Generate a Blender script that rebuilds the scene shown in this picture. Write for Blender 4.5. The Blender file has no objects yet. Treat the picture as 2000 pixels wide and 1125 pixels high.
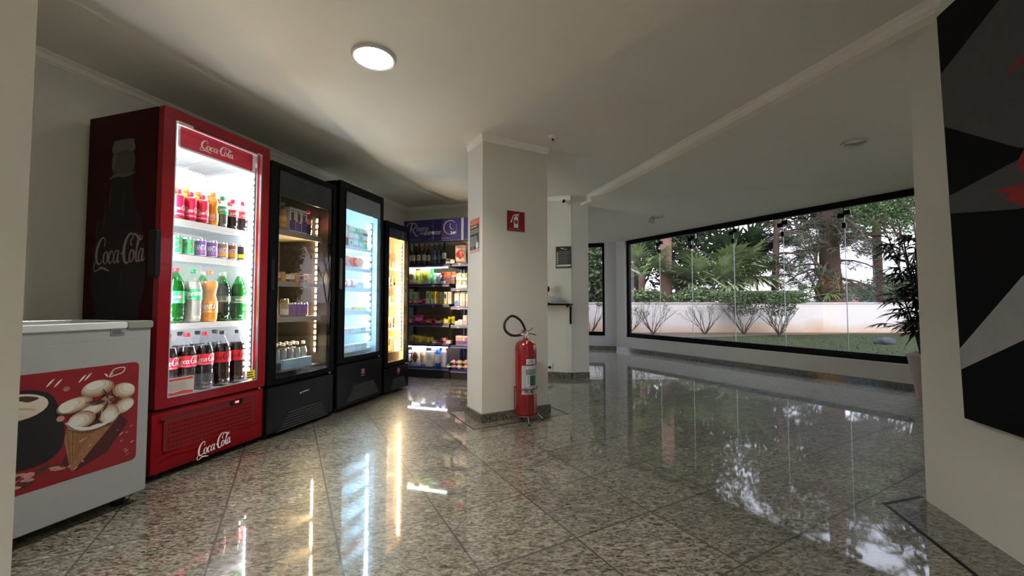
import bpy, math, random
from mathutils import Matrix, Vector
random.seed(7)
R = math.radians
C = bpy.context.scene.collection
S = bpy.context.scene
# ------------------------------------------------------------------ camera
cd = bpy.data.cameras.new('camera'); cam = bpy.data.objects.new('camera', cd); C.objects.link(cam)
cd.sensor_fit = 'HORIZONTAL'; cd.sensor_width = 36.0; cd.lens = 785.0/2000*36.0
cd.clip_start = 0.05; cd.clip_end = 300
cam.location = (0, 0, 1.0); cam.rotation_euler = (R(90+2.225), 0, 0)
S.camera = cam
# ------------------------------------------------------------------ world (bright overcast sky)
W = bpy.data.worlds.new('world'); S.world = W; W.use_nodes = True
wn = W.node_tree.nodes; wl = W.node_tree.links
bg = wn['Background']; bg.inputs[1].default_value = 1.25
wtc = wn.new('ShaderNodeTexCoord'); wsp = wn.new('ShaderNodeSeparateXYZ'); wr = wn.new('ShaderNodeValToRGB')
wl.new(wtc.outputs['Generated'], wsp.inputs[0]); wl.new(wsp.outputs[2], wr.inputs[0]); wl.new(wr.outputs[0], bg.inputs[0])
wr.color_ramp.elements[0].position = 0.0; wr.color_ramp.elements[0].color = (0.80, 0.78, 0.90, 1)
wr.color_ramp.elements[1].position = 0.7; wr.color_ramp.elements[1].color = (0.72, 0.80, 1.0, 1)
# the bright part of the clouded sky, behind the building: a very soft sun
sl = bpy.data.lights.new('sun', 'SUN'); sl.energy = 0.4; sl.angle = R(50); sl.color = (1.0, .95, .86)
so_ = bpy.data.objects.new('sun', sl); C.objects.link(so_); so_.rotation_euler = (R(48), 0, R(-18))
# ------------------------------------------------------------------ exposure
S.view_settings.view_transform = 'Standard'; S.view_settings.look = 'None'
S.view_settings.gamma = 1.0; S.view_settings.use_curve_mapping = False
S.view_settings.exposure = 1.52
LAMP_E = 14.0; FILL_E = 13.0; LAMP_W = 7.0; FILL_W = 5.0; LED_RED = 72.0; LED_WARM = 210.0; LED_COLD = 225.0; LED_WARM2 = 340.0
# ------------------------------------------------------------------ materials
MATS = {}
def mat(name, col, rough=0.5, metal=0.0, spec=0.5, coat=0.0, emit=None, es=1.0, noise=None, bump=None, sheen=0):
    """noise=(scale, amount) mottles the colour, bump=(scale, strength)"""
    if name in MATS: return MATS[name]
    m = bpy.data.materials.new(name); m.use_nodes = True; nt = m.node_tree; b = nt.nodes['Principled BSDF']
    b.inputs['Base Color'].default_value = (*col, 1); b.inputs['Roughness'].default_value = rough
    b.inputs['Metallic'].default_value = metal; b.inputs['Specular IOR Level'].default_value = spec
    b.inputs['Coat Weight'].default_value = coat; b.inputs['Coat Roughness'].default_value = 0.05
    if emit: b.inputs['Emission Color'].default_value = (*emit, 1); b.inputs['Emission Strength'].default_value = es
    if noise is None: noise = (30, 0.06)
    tc = nt.nodes.new('ShaderNodeTexCoord')
    n = nt.nodes.new('ShaderNodeTexNoise'); n.inputs['Scale'].default_value = noise[0]; n.inputs['Detail'].default_value = 4
    nt.links.new(tc.outputs['Object'], n.inputs['Vector'])
    mx = nt.nodes.new('ShaderNodeMix'); mx.data_type = 'RGBA'
    mx.inputs[6].default_value = (*[c*(1-noise[1]) for c in col], 1); mx.inputs[7].default_value = (*[min(1, c*(1+noise[1])) for c in col], 1)
    nt.links.new(n.outputs['Fac'], mx.inputs[0]); nt.links.new(mx.outputs[2], b.inputs['Base Color'])
    if bump:
        n2 = nt.nodes.new('ShaderNodeTexNoise'); n2.inputs['Scale'].default_value = bump[0]
        nt.links.new(tc.outputs['Object'], n2.inputs['Vector'])
        bp = nt.nodes.new('ShaderNodeBump'); bp.inputs['Strength'].default_value = bump[1]; bp.inputs['Distance'].default_value = 0.01
        nt.links.new(n2.outputs['Fac'], bp.inputs['Height']); nt.links.new(bp.outputs[0], b.inputs['Normal'])
    MATS[name] = m; return m
def emis(name, col, s):
    if name in MATS: return MATS[name]
    m = bpy.data.materials.new(name); m.use_nodes = True; nt = m.node_tree; nt.nodes.clear()
    e = nt.nodes.new('ShaderNodeEmission'); o = nt.nodes.new('ShaderNodeOutputMaterial')
    e.inputs[0].default_value = (*col, 1); e.inputs[1].default_value = s; nt.links.new(e.outputs[0], o.inputs[0])
    MATS[name] = m; return m
def glass(name, tint=(1, 1, 1), ior=1.45, rough=0.0, haze=0.0, hazecol=(.5, .5, .5)):
    """thin clear pane: transparent mixed with a mirror by fresnel, plus optional diffuse haze"""
    if name in MATS: return MATS[name]
    m = bpy.data.materials.new(name); m.use_nodes = True; nt = m.node_tree; nt.nodes.clear()
    t = nt.nodes.new('ShaderNodeBsdfTransparent'); g = nt.nodes.new('ShaderNodeBsdfGlossy'); f = nt.nodes.new('ShaderNodeFresnel')
    mx = nt.nodes.new('ShaderNodeMixShader'); o = nt.nodes.new('ShaderNodeOutputMaterial')
    t.inputs[0].default_value = (*tint, 1); g.inputs['Roughness'].default_value = rough; f.inputs[0].default_value = ior
    ge = nt.nodes.new('ShaderNodeNewGeometry'); inv = nt.nodes.new('ShaderNodeMath'); inv.operation = 'SUBTRACT'; inv.inputs[0].default_value = 1.0
    mu = nt.nodes.new('ShaderNodeMath'); mu.operation = 'MULTIPLY'; nt.links.new(ge.outputs['Backfacing'], inv.inputs[1])
    nt.links.new(f.outputs[0], mu.inputs[0]); nt.links.new(inv.outputs[0], mu.inputs[1])
    nt.links.new(mu.outputs[0], mx.inputs[0]); nt.links.new(t.outputs[0], mx.inputs[1]); nt.links.new(g.outputs[0], mx.inputs[2])
    out = mx
    if haze:
        d = nt.nodes.new('ShaderNodeBsdfDiffuse'); d.inputs[0].default_value = (*hazecol, 1)
        m2 = nt.nodes.new('ShaderNodeMixShader'); m2.inputs[0].default_value = haze
        nt.links.new(mx.outputs[0], m2.inputs[1]); nt.links.new(d.outputs[0], m2.inputs[2]); out = m2
    nt.links.new(out.outputs[0], o.inputs[0]); MATS[name] = m; return m

def granite(name, dark=1.0, grid=True, rough=0.035, elong=1.0):
    if name in MATS: return MATS[name]
    m = bpy.data.materials.new(name); m.use_nodes = True; nt = m.node_tree; N = nt.nodes; L = nt.links
    b = N['Principled BSDF']; tc = N.new('ShaderNodeTexCoord')
    mp = N.new('ShaderNodeMapping'); mp.vector_type = 'POINT'; mp.inputs['Rotation'].default_value = (0, 0, R(-29))
    L.new(tc.outputs['Object'], mp.inputs[0])
    sp = N.new('ShaderNodeSeparateXYZ'); L.new(mp.outputs[0], sp.inputs[0])
    def mth(op, a, b_=None, c=None):
        n = N.new('ShaderNodeMath'); n.operation = op
        for i, v in enumerate((a, b_, c)):
            if v is None: continue
            if isinstance(v, (int, float)): n.inputs[i].default_value = v
            else: L.new(v, n.inputs[i])
        return n.outputs[0]
    P = 0.4485
    u = mth('DIVIDE', mth('SUBTRACT', sp.outputs[0], 0.195), P); v = mth('DIVIDE', mth('SUBTRACT', sp.outputs[1], 1.403), P)
    iu = mth('FLOOR', u); iv = mth('FLOOR', v)
    cmb = N.new('ShaderNodeCombineXYZ'); L.new(iu, cmb.inputs[0]); L.new(iv, cmb.inputs[1])
    wn_ = N.new('ShaderNodeTexWhiteNoise'); wn_.noise_dimensions = '2D'; L.new(cmb.outputs[0], wn_.inputs[0])
    off = N.new('ShaderNodeVectorMath'); off.operation = 'SCALE'; off.inputs[3].default_value = 37.0; L.new(wn_.outputs['Color'], off.inputs[0])
    add = N.new('ShaderNodeVectorMath'); add.operation = 'ADD'
    st = N.new('ShaderNodeMapping'); st.inputs['Scale'].default_value = (1.0, 2.3, 1.0); st.inputs['Rotation'].default_value = (0, 0, R(-25))
    L.new(tc.outputs['Object'], st.inputs[0]); L.new(st.outputs[0], add.inputs[0]); L.new(off.outputs[0], add.inputs[1])
    n1 = N.new('ShaderNodeTexNoise'); n1.inputs['Scale'].default_value = 36; n1.inputs['Detail'].default_value = 7; n1.inputs['Roughness'].default_value = 0.62; n1.inputs['Distortion'].default_value = 0.9
    n2 = N.new('ShaderNodeTexNoise'); n2.inputs['Scale'].default_value = 9; n2.inputs['Detail'].default_value = 4
    n3 = N.new('ShaderNodeTexNoise'); n3.inputs['Scale'].default_value = 75; n3.inputs['Detail'].default_value = 3
    for n in (n1, n2, n3): L.new(add.outputs[0], n.inputs['Vector'])
    r1 = N.new('ShaderNodeValToRGB'); cr = r1.color_ramp
    k = dark
    cr.elements[0].position = 0.375; cr.elements[0].color = (0.03*k, 0.026*k, 0.02*k, 1)
    cr.elements[1].position = 0.53; cr.elements[1].color = (0.25*k, 0.235*k, 0.192*k, 1)
    e = cr.elements.new(0.44); e.color = (0.13*k, 0.117*k, 0.09*k, 1)
    e = cr.elements.new(0.66); e.color = (0.39*k, 0.373*k, 0.315*k, 1)
    L.new(n1.outputs['Fac'], r1.inputs[0])
    r2 = N.new('ShaderNodeValToRGB'); r2.color_ramp.elements[0].position = .3; r2.color_ramp.elements[0].color = (.62, .60, .55, 1)
    r2.color_ramp.elements[1].position = .65; r2.color_ramp.elements[1].color = (1, 1, 1, 1); L.new(n2.outputs['Fac'], r2.inputs[0])
    m1 = N.new('ShaderNodeMix'); m1.data_type = 'RGBA'; m1.blend_type = 'MULTIPLY'; m1.inputs[0].default_value = 0.8
    L.new(r1.outputs[0], m1.inputs[6]); L.new(r2.outputs[0], m1.inputs[7])
    r3 = N.new('ShaderNodeValToRGB'); r3.color_ramp.elements[0].position = .33; r3.color_ramp.elements[0].color = (.25, .22, .2, 1)
    r3.color_ramp.elements[1].position = .43; r3.color_ramp.elements[1].color = (1, 1, 1, 1); L.new(n3.outputs['Fac'], r3.inputs[0])
    m2 = N.new('ShaderNodeMix'); m2.data_type = 'RGBA'; m2.blend_type = 'MULTIPLY'; m2.inputs[0].default_value = 0.8
    L.new(m1.outputs[2], m2.inputs[6]); L.new(r3.outputs[0], m2.inputs[7])
    last = m2.outputs[2]
    if grid:
        tv = mth('MULTIPLY_ADD', wn_.outputs['Value'], 0.22, 0.86)
        m3 = N.new('ShaderNodeVectorMath'); m3.operation = 'SCALE'; L.new(last, m3.inputs[0]); L.new(tv, m3.inputs[3])
        fu = mth('ABSOLUTE', mth('SUBTRACT', mth('FRACT', mth('ADD', u, 0.5)), 0.5)); fv = mth('ABSOLUTE', mth('SUBTRACT', mth('FRACT', mth('ADD', v, 0.5)), 0.5))
        ln = mth('LESS_THAN', mth('MINIMUM', fu, fv), 0.0095)
        m4 = N.new('ShaderNodeMix'); m4.data_type = 'RGBA'; m4.inputs[7].default_value = (.05, .045, .035, 1)
        L.new(mth('MULTIPLY', ln, 0.95), m4.inputs[0]); L.new(m3.outputs[0], m4.inputs[6]); last = m4.outputs[2]
        bp = N.new('ShaderNodeBump'); bp.inputs['Strength'].default_value = .3; bp.inputs['Distance'].default_value = .001; bp.invert = True
        L.new(ln, bp.inputs['Height']); L.new(bp.outputs[0], b.inputs['Normal'])
    L.new(last, b.inputs['Base Color'])
    b.inputs['Roughness'].default_value = 0.4; b.inputs['Coat Weight'].default_value = 1.0; b.inputs['Coat Roughness'].default_value = rough
    b.inputs['Coat IOR'].default_value = 1.75; b.inputs['Specular IOR Level'].default_value = 0.35
    MATS[name] = m; return m

wall_m = mat('plaster_white', (.74, .725, .66), .72, bump=(180, .05), noise=(6, .03), spec=.25)
ceil_m = mat('ceiling_paint', (.80, .765, .685), .85, noise=(4, .03), spec=.2)
mould_m = mat('moulding_paint', (.93, .90, .82), .55)
grey_wall = mat('cool_white_paint', (.72, .72, .71), .75, noise=(6, .03))
gran = granite('granite_tiles'); gran_b = granite('granite_trim', .62, grid=False, rough=.12)
black_inlay = mat('black_granite', (.006, .005, .005), .45, spec=.15)
black_m = mat('black_metal', (.0022, .0022, .0025), .4, spec=.10)
blackp = mat('black_plastic', (.008, .008, .009), .45, spec=.2)
gloss_black = mat('gloss_black_panel', (.004, .004, .0045), .25, spec=.2)
dark_side = mat('dark_cabinet_side', (.004, .004, .0045), .5, spec=.1)
red_door = mat('red_enamel', (.22, .0015, .006), .36, coat=.15, spec=.2, noise=(8, .05))
red_side = mat('red_side_film', (.030, .0008, .002), .5, spec=.1)
red_kick = mat('red_kick_plastic', (.24, .0015, .006), .42, spec=.2)
red_kick_d = mat('red_kick_recess', (.15, .002, .005), .5)
liner_w = mat('white_liner', (.86, .88, .90), .35)
liner_d = mat('charcoal_liner', (.035, .030, .026), .4)
liner_b = mat('pale_blue_liner', (.45, .53, .60), .3)
liner_warm = mat('tan_liner', (.42, .34, .24), .4)
white_m = mat('white_paint', (.82, .83, .84), .35)
freezer_m = mat('freezer_white', (.30, .312, .315), .38, noise=(60, .05))
steel = mat('brushed_steel', (.55, .55, .55), .3, metal=1)
chrome = mat('chrome', (.7, .7, .7), .12, metal=1)
ink_w = mat('print_white', (.86, .86, .86), .5)
ink_tan = mat('print_tan', (.30, .25, .20), .5)
ink_dk = mat('print_dark', (.012, .006, .006), .4)
pane = glass('clear_pane'); pane_w = glass('window_pane', (.97, .985, .98), 1.5)
pane_dark = glass('cooler_pane_tinted', (.86, .88, .90), 1.55)
pane_haze = glass('cooler_pane_hazy', (.93, .96, .98), 1.5, haze=.11, hazecol=(.75, .85, .9))
edge_glass = mat('glass_edge', (.45, .55, .52), .2)
# ------------------------------------------------------------------ mesh builder
class MB:
    def __init__(self): self.v = []; self.f = []; self.m = []; self.s = []; self.T = None; self.mats = []
    def mi(self, m):
        if m not in self.mats: self.mats.append(m)
        return self.mats.index(m)
    def add(self, vs, fs, m, smooth=False):
        o = len(self.v)
        if self.T is not None: vs = [tuple(self.T @ Vector(p)) for p in vs]
        self.v += [tuple(p) for p in vs]; i = self.mi(m)
        for f in fs: self.f.append([a+o for a in f]); self.m.append(i); self.s.append(smooth)
        return self
    def box(self, x0, x1, y0, y1, z0, z1, m):
        return self.add([(x0,y0,z0),(x1,y0,z0),(x1,y1,z0),(x0,y1,z0),(x0,y0,z1),(x1,y0,z1),(x1,y1,z1),(x0,y1,z1)],
                        [(0,3,2,1),(4,5,6,7),(0,1,5,4),(1,2,6,5),(2,3,7,6),(3,0,4,7)], m)
    def rbox(self, x0, x1, y0, y1, z0, z1, r, m, n=3):
        """box whose vertical-in-y outline (x,z) is rounded: prism along y with softened front/back"""
        pts = rrect(x0, x1, z0, z1, r, n)
        k = min(r*.4, (y1-y0)*.3)
        cx, cz = (x0+x1)/2, (z0+z1)/2
        def ins(d): return rrect(x0+d, x1-d, z0+d, z1-d, max(r-d, .0005), n)
        rings = [(y0, ins(k)), (y0+k*.3, ins(k*.3)), (y0+k, pts), (y1-k, pts), (y1-k*.3, ins(k*.3)), (y1, ins(k))]
        N = len(pts); vs = []; fs = []
        for y, pp in rings: vs += [(p[0], y, p[1]) for p in pp]
        for j in range(len(rings)-1):
            for i in range(N): fs.append((j*N+i, j*N+(i+1) % N, (j+1)*N+(i+1) % N, (j+1)*N+i))
        self.add(vs, fs, m, False); o = (len(rings)-1)*N
        self.add(vs[:N], [tuple(range(N))], m); self.add(vs[o:], [tuple(range(N-1, -1, -1))], m)
        return self
    def lathe(self, prof, m, n=24, c=(0, 0, 0), smooth=True, cap=True, wave=None):
        vs = []; fs = []
        for k, (r, z) in enumerate(prof):
            for i in range(n):
                a = 2*math.pi*i/n; rr = r*(1 if wave is None else wave(a, z)); vs.append((c[0]+rr*math.cos(a), c[1]+rr*math.sin(a), c[2]+z))
        for k in range(len(prof)-1):
            for i in range(n): fs.append((k*n+i, k*n+(i+1) % n, (k+1)*n+(i+1) % n, (k+1)*n+i))
        self.add(vs, fs, m, smooth)
        if cap:
            if prof[0][0] > 1e-5: self.add(vs[:n], [tuple(range(n-1, -1, -1))], m)
            if prof[-1][0] > 1e-5: self.add(vs[-n:], [tuple(range(n))], m)
        return self
    def tube(self, pts, r, m, n=8, cap=True, closed=False):
        P = [Vector(p) for p in pts]; K = len(P); rs = r if isinstance(r, (list, tuple)) else [r]*K
        vs = []; fs = []; up = None
        for k in range(K):
            t = (P[min(k+1, K-1)]-P[max(k-1, 0)])
            if closed: t = P[(k+1) % K]-P[(k-1) % K]
            if t.length < 1e-9: t = Vector((0, 0, 1))
            t.normalize()
            if up is None: up = Vector((0, 0, 1)) if abs(t.z) < .9 else Vector((1, 0, 0))
            a = t.cross(up)
            if a.length < 1e-4: a = t.cross(Vector((1, 0.3, 0)))
            a.normalize(); up = a.cross(t).normalized(); b_ = up
            for i in range(n):
                q = 2*math.pi*i/n; vs.append(tuple(P[k]+a*(rs[k]*math.cos(q))+b_*(rs[k]*math.sin(q))))
        last = K if closed else K-1
        for k in range(last):
            for i in range(n): fs.append((k*n+i, k*n+(i+1) % n, ((k+1) % K)*n+(i+1) % n, ((k+1) % K)*n+i))
        self.add(vs, fs, m, True)
        if cap and not closed:
            self.add(vs[:n], [tuple(range(n-1, -1, -1))], m); self.add(vs[-n:], [tuple(range(n))], m)
        return self
    def prism(self, poly, z0, z1, m):
        """poly in xy extruded in z"""
        n = len(poly); vs = [(p[0], p[1], z0) for p in poly]+[(p[0], p[1], z1) for p in poly]
        fs = [tuple(range(n-1, -1, -1)), tuple(range(n, 2*n))]+[(i, (i+1) % n, n+(i+1) % n, n+i) for i in range(n)]
        return self.add(vs, fs, m)
    def slab(self, poly, y0, y1, m):
        """poly in xz extruded in y (y0 is the front, facing -y)"""
        n = len(poly); vs = [(p[0], y0, p[1]) for p in poly]+[(p[0], y1, p[1]) for p in poly]
        fs = [tuple(range(n)), tuple(range(2*n-1, n-1, -1))]+[(i, n+i, n+(i+1) % n, (i+1) % n) for i in range(n)]
        return self.add(vs, fs, m)
    def flat(self, poly, fr, m, d=0.0):
        """2D polygon printed on a surface through a mapping function fr(u, v, d)"""
        return self.add([fr(p[0], p[1], d) for p in poly], [tuple(range(len(poly)))], m)
    def mesh(self, name):
        me = bpy.data.meshes.new(name); me.from_pydata(self.v, [], self.f)
        for m in self.mats: me.materials.append(m)
        for p, i, s in zip(me.polygons, self.m, self.s): p.material_index = i; p.use_smooth = s
        me.update(); return me
    def build(self, name, parent=None, loc=None, rot=None):
        o = bpy.data.objects.new(name, self.mesh(name)); C.objects.link(o)
        if parent: o.parent = parent
        if loc: o.location = loc
        if rot is not None: o.rotation_euler = (0, 0, rot)
        return o
def rrect(x0, x1, z0, z1, r, n=4):
    pts = []
    for cx, cz, a0 in ((x0+r, z0+r, 180), (x1-r, z0+r, 270), (x1-r, z1-r, 0), (x0+r, z1-r, 90)):
        for i in range(n+1): a = R(a0+90*i/n); pts.append((cx+r*math.cos(a), cz+r*math.sin(a)))
    return pts
def ellipse(cx, cy, rx, ry, n=20, rot=0):
    c, s = math.cos(R(rot)), math.sin(R(rot))
    return [(cx+rx*math.cos(2*math.pi*i/n)*c-ry*math.sin(2*math.pi*i/n)*s, cy+rx*math.cos(2*math.pi*i/n)*s+ry*math.sin(2*math.pi*i/n)*c) for i in range(n)]
# ------------------------------------------------------------------ tagging
def tag(o, label=None, cat=None, group=None, kind=None):
    if label: o['label'] = label
    if cat: o['category'] = cat
    if group: o['group'] = group
    if kind: o['kind'] = kind
    return o
def empty(name, loc, rot=0, label=None, cat=None, group=None):
    o = bpy.data.objects.new(name, None); C.objects.link(o); o.location = loc; o.rotation_euler = (0, 0, rot); o.empty_display_size = .05
    return tag(o, label, cat, group)
def struct(mb, name, loc=None, rot=None, label=None):
    o = mb.build(name, None, loc, rot); o['kind'] = 'structure'
    if label: o['label'] = label
    return o
# ------------------------------------------------------------------ frames of the place
ROWROT = math.atan2(.960, .279)            # row of coolers: x runs along the row, y into the wall
def SW(s, w, z=0): return (.279*s+.960*w, .960*s-.279*w, z)
BACKROT = math.atan2(-.279, .960)          # back wall: x to the right, y into the wall
def fr_front(y=-.001):                     # prints on a front face (facing -y)
    return lambda u, v, d: (u, y-d, v)
# ------------------------------------------------------------------ lettering
_tc = {}
def text_mesh(s, shear=0.0, bold=0.0, space=1.0):
    k = (s, shear, bold, space)
    if k in _tc: return _tc[k]
    cu = bpy.data.curves.new('lettering', 'FONT'); cu.body = s; cu.size = 1; cu.shear = shear; cu.offset = bold; cu.space_character = space
    cu.resolution_u = 3
    o = bpy.data.objects.new('lettering', cu); C.objects.link(o); bpy.context.view_layer.update()
    me = bpy.data.meshes.new_from_object(o)
    V = [tuple(v.co[:2]) for v in me.vertices]; F = [tuple(p.vertices) for p in me.polygons]
    bpy.data.objects.remove(o); bpy.data.curves.remove(cu); bpy.data.meshes.remove(me)
    x0 = min(v[0] for v in V); x1 = max(v[0] for v in V); y0 = min(v[1] for v in V); y1 = max(v[1] for v in V)
    _tc[k] = ([((v[0]-x0)/(x1-x0), (v[1]-y0)/(y1-y0)) for v in V], F, (x1-x0)/(y1-y0)); return _tc[k]
def text(mb, s, fr, u0, u1, v0, v1, m, d=.001, rot=0, **kw):
    """letters filling the rectangle u0..u1, v0..v1"""
    V, F, a = text_mesh(s, **kw)
    c, sn = math.cos(R(rot)), math.sin(R(rot)); cx, cy = (u0+u1)/2, (v0+v1)/2
    P = []
    for x, y in V:
        du = u0+(u1-u0)*x-cx; dv = v0+(v1-v0)*y-cy; P.append(fr(cx+du*c-dv*sn, cy+du*sn+dv*c, d))
    mb.add(P, F, m)
def catmull(pts, n=6):
    out = []; K = len(pts)
    for i in range(K-1):
        p0 = pts[max(i-1, 0)]; p1 = pts[i]; p2 = pts[i+1]; p3 = pts[min(i+2, K-1)]
        for j in range(n):
            t = j/n; out.append(tuple(.5*((2*b_)+(-a+c)*t+(2*a-5*b_+4*c-e)*t*t+(-a+3*b_-3*c+e)*t**3) for a, b_, c, e in zip(p0, p1, p2, p3)))
    out.append(tuple(pts[-1])); return out
def stroke(mb, pts, fr, m, d=.001, n=6):
    """pen stroke through (x, y, width) points"""
    P = catmull(pts, n); A = []; B = []
    for i, (x, y, w) in enumerate(P):
        q = P[min(i+1, len(P)-1)]; p = P[max(i-1, 0)]; dx, dy = q[0]-p[0], q[1]-p[1]; l = math.hypot(dx, dy) or 1
        w = max(w, .001); A.append((x-dy/l*w/2, y+dx/l*w/2)); B.append((x+dy/l*w/2, y-dx/l*w/2))
    K = len(P); vs = [fr(*a, d) for a in A]+[fr(*b_, d) for b_ in B]
    mb.add(vs, [(i, K+i, K+i+1, i+1) for i in range(K-1)], m)
SCRIPT = [  # flowing cola script drawn with a broad pen, units: cap height 1
 [(.66,.72,.03),(.60,.66,.05),(.66,.84,.05),(.58,.97,.06),(.40,.93,.10),(.20,.70,.15),(.10,.38,.16),(.16,.10,.13),(.34,.02,.08),(.52,.14,.04)],
 [(.12,.20,.03),(-.02,.00,.05),(-.02,-.20,.06),(.16,-.22,.05),(.42,-.12,.10),(.72,-.17,.10),(1.02,-.26,.03)],
 [(.74,.46,.05),(.60,.34,.10),(.60,.10,.10),(.72,.02,.05),(.84,.14,.09),(.84,.38,.10),(.74,.46,.05),(.88,.42,.03)],
 [(1.18,.38,.07),(1.14,.47,.05),(1.00,.40,.09),(.94,.16,.11),(1.02,.02,.07),(1.20,.14,.03)],
 [(1.52,.44,.05),(1.38,.46,.06),(1.26,.28,.10),(1.28,.05,.08),(1.40,.06,.05),(1.52,.30,.05)],
 [(1.57,.48,.09),(1.52,.22,.11),(1.54,.04,.08),(1.66,.10,.04)],
 [(1.70,.34,.06),(1.84,.38,.06)],
 [(2.44,.66,.04),(2.36,.62,.05),(2.34,.80,.06),(2.48,.88,.05),(2.40,1.04,.06),(2.18,.98,.10),(1.98,.72,.15),(1.90,.36,.17),(1.98,.06,.13),(2.16,.0,.08),(2.32,.14,.04)],
 [(2.40,.98,.04),(2.62,1.00,.09),(2.82,.84,.10),(2.98,.80,.07),(3.10,.92,.03)],
 [(2.42,.46,.05),(2.29,.34,.10),(2.29,.10,.10),(2.40,.02,.05),(2.52,.14,.09),(2.52,.38,.10),(2.42,.46,.05),(2.58,.40,.03)],
 [(2.60,.30,.03),(2.80,.62,.05),(2.92,.86,.06),(2.84,.94,.05),(2.74,.66,.09),(2.68,.20,.11),(2.74,.02,.07),(2.84,.12,.03)],
 [(3.08,.44,.05),(2.96,.46,.06),(2.86,.28,.10),(2.87,.05,.08),(2.98,.06,.05),(3.08,.30,.05)],
 [(3.12,.48,.09),(3.08,.22,.11),(3.10,.04,.08),(3.24,.14,.03)]]
def script_logo(mb, fr, u0, v0, w, m, d=.001, slope=0.0, hs=1.0, part=None):
    k = w/3.26
    for st in (SCRIPT if part is None else SCRIPT[:part]):
        q = [(u0+(x+.02)*k, v0+y*k*hs+slope*(x*k), t*k) for x, y, t in st]
        stroke(mb, q, fr, m, d, 5)
def cyl_map(r, z0=0.0):                    # printing round a bottle; u is arc length, 0 faces -y
    def f(u, v, d):
        a = -math.pi/2+u/r; return ((r+d)*math.cos(a), (r+d)*math.sin(a), z0+v)
    return f
def lines_of_type(mb, fr, u0, u1, v0, v1, n, m, d=.001, seed=1):
    rg = random.Random(seed); h = (v1-v0)/n
    for i in range(n):
        v = v1-h*(i+.5); e = u0+(u1-u0)*rg.uniform(.7, 1)
        u = u0
        while u < e:
            l = (u1-u0)*rg.uniform(.05, .14); mb.flat([(u, v-h*.22), (min(u+l, e), v-h*.22), (min(u+l, e), v+h*.22), (u, v+h*.22)], fr, m, d); u += l+(u1-u0)*.02
# ================================================================== THE ROOM
CH = 2.465; LC = 2.37                      # ceiling heights
BD = (.274, -.962)                         # direction of the ceiling beam, towards the camera
def beam_pt(t, off=0): return (1.053+BD[0]*t+.962*off, 5.409+BD[1]*t+.274*off)
m = MB(); m.box(-6, 9, -4, 10, -.12, 0, gran); struct(m, 'floor', label='polished speckled granite tile floor laid diagonally')
def wo(x): return (.870*(6.304+.16)+.493*x, .493*(6.304+.16)-.870*x)
room = [(-6, -4), wo(6.0), wo(-6.75), (-3.2, 10.55), (-6, 10.5)]
m = MB(); m.prism(room, CH, CH+.15, ceil_m); struct(m, 'ceiling')
# lower ceiling beyond the beam
low = [beam_pt(-4.2), beam_pt(7.0), wo(4.5), wo(-6.7), (-.1, 9.62)]
m = MB(); m.prism(low, LC, CH+.1, ceil_m); struct(m, 'ceiling_lower')
F0, F1 = (1.0, 5.08), (4.75, 4.137)
fd = (.970, -.244); fn = (.244, .970)
m = MB(); fo = .17
G0 = (F0[0]+fn[0]*fo, F0[1]+fn[1]*fo); G1 = (F1[0]+fn[0]*fo, F1[1]+fn[1]*fo)
m.add([(*F0, LC-.0005), (*F1, LC-.0005), (*G1, LC-.022), (*G0, LC-.022)], [(0, 3, 2, 1)], ceil_m)
m.prism([G0, G1, wo(-6.65), (-.05, 9.5), (.3, 7.0)], LC-.022, LC+.01, ceil_m); struct(m, 'ceiling_panel')
def mould(p0, p1, side, z, name, w=.05):
    """small stepped cornice from p0 to p1, standing off to the given side"""
    d = Vector((p1[0]-p0[0], p1[1]-p0[1])); L = d.length; d.normalize(); n = Vector((-d.y, d.x))*side
    prof = [(0, 0), (w, 0), (w, -.008), (w*.8, -.012), (w*.55, -.018), (w*.35, -.03), (w*.3, -.042), (w*.12, -.045), (.0, -.052)]
    vs = []
    for q in (p0, p1): vs += [(q[0]+n.x*a, q[1]+n.y*a, z+b_) for a, b_ in prof]
    K = len(prof); mm_ = MB(); fs = [(i, (i+1) % K, K+(i+1) % K, K+i) for i in range(K)]+[tuple(range(K)), tuple(range(2*K-1, K-1, -1))]
    mm_.add(vs, fs, mould_m); struct(mm_, name)
mould(beam_pt(.02), beam_pt(4.4), -1, CH, 'trim_1', .055)
# wall behind the coolers, back wall, rear wall, closing walls
def wallbox(s0, s1, w0, w1, z0, z1, name, mt=None, label=None):
    m = MB(); m.T = Matrix(((.279, .960, 0, 0), (.960, -.279, 0, 0), (0, 0, 1, 0), (0, 0, 0, 1)))
    m.box(s0, s1, w0, w1, z0, z1, mt or wall_m); return struct(m, name, label=label)
WL = -3.26
wallbox(-2.6, 5.6, WL-.15, WL, 0, CH, 'wall_left')
wallbox(5.44, 5.60, WL, -.745, 0, CH, 'wall_back')
wallbox(-2.75, -2.6, WL-.15, 1.6, 0, CH, 'wall_rear')
wallbox(-2.6, 2.59, 1.442, 1.60, 0, CH, 'wall_right', label='white wall end standing at the right edge, with a large dark panel on it')
wallbox(.47, .59, WL, -1.372, 0, CH, 'wall_front_left', label='plain white wall end at the left edge')
mould(SW(-2.6, WL)[:2], SW(5.44, WL)[:2], -1, CH, 'trim_2')
mould(SW(5.44, WL)[:2], SW(5.44, -.745)[:2], -1, CH, 'trim_3')
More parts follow.
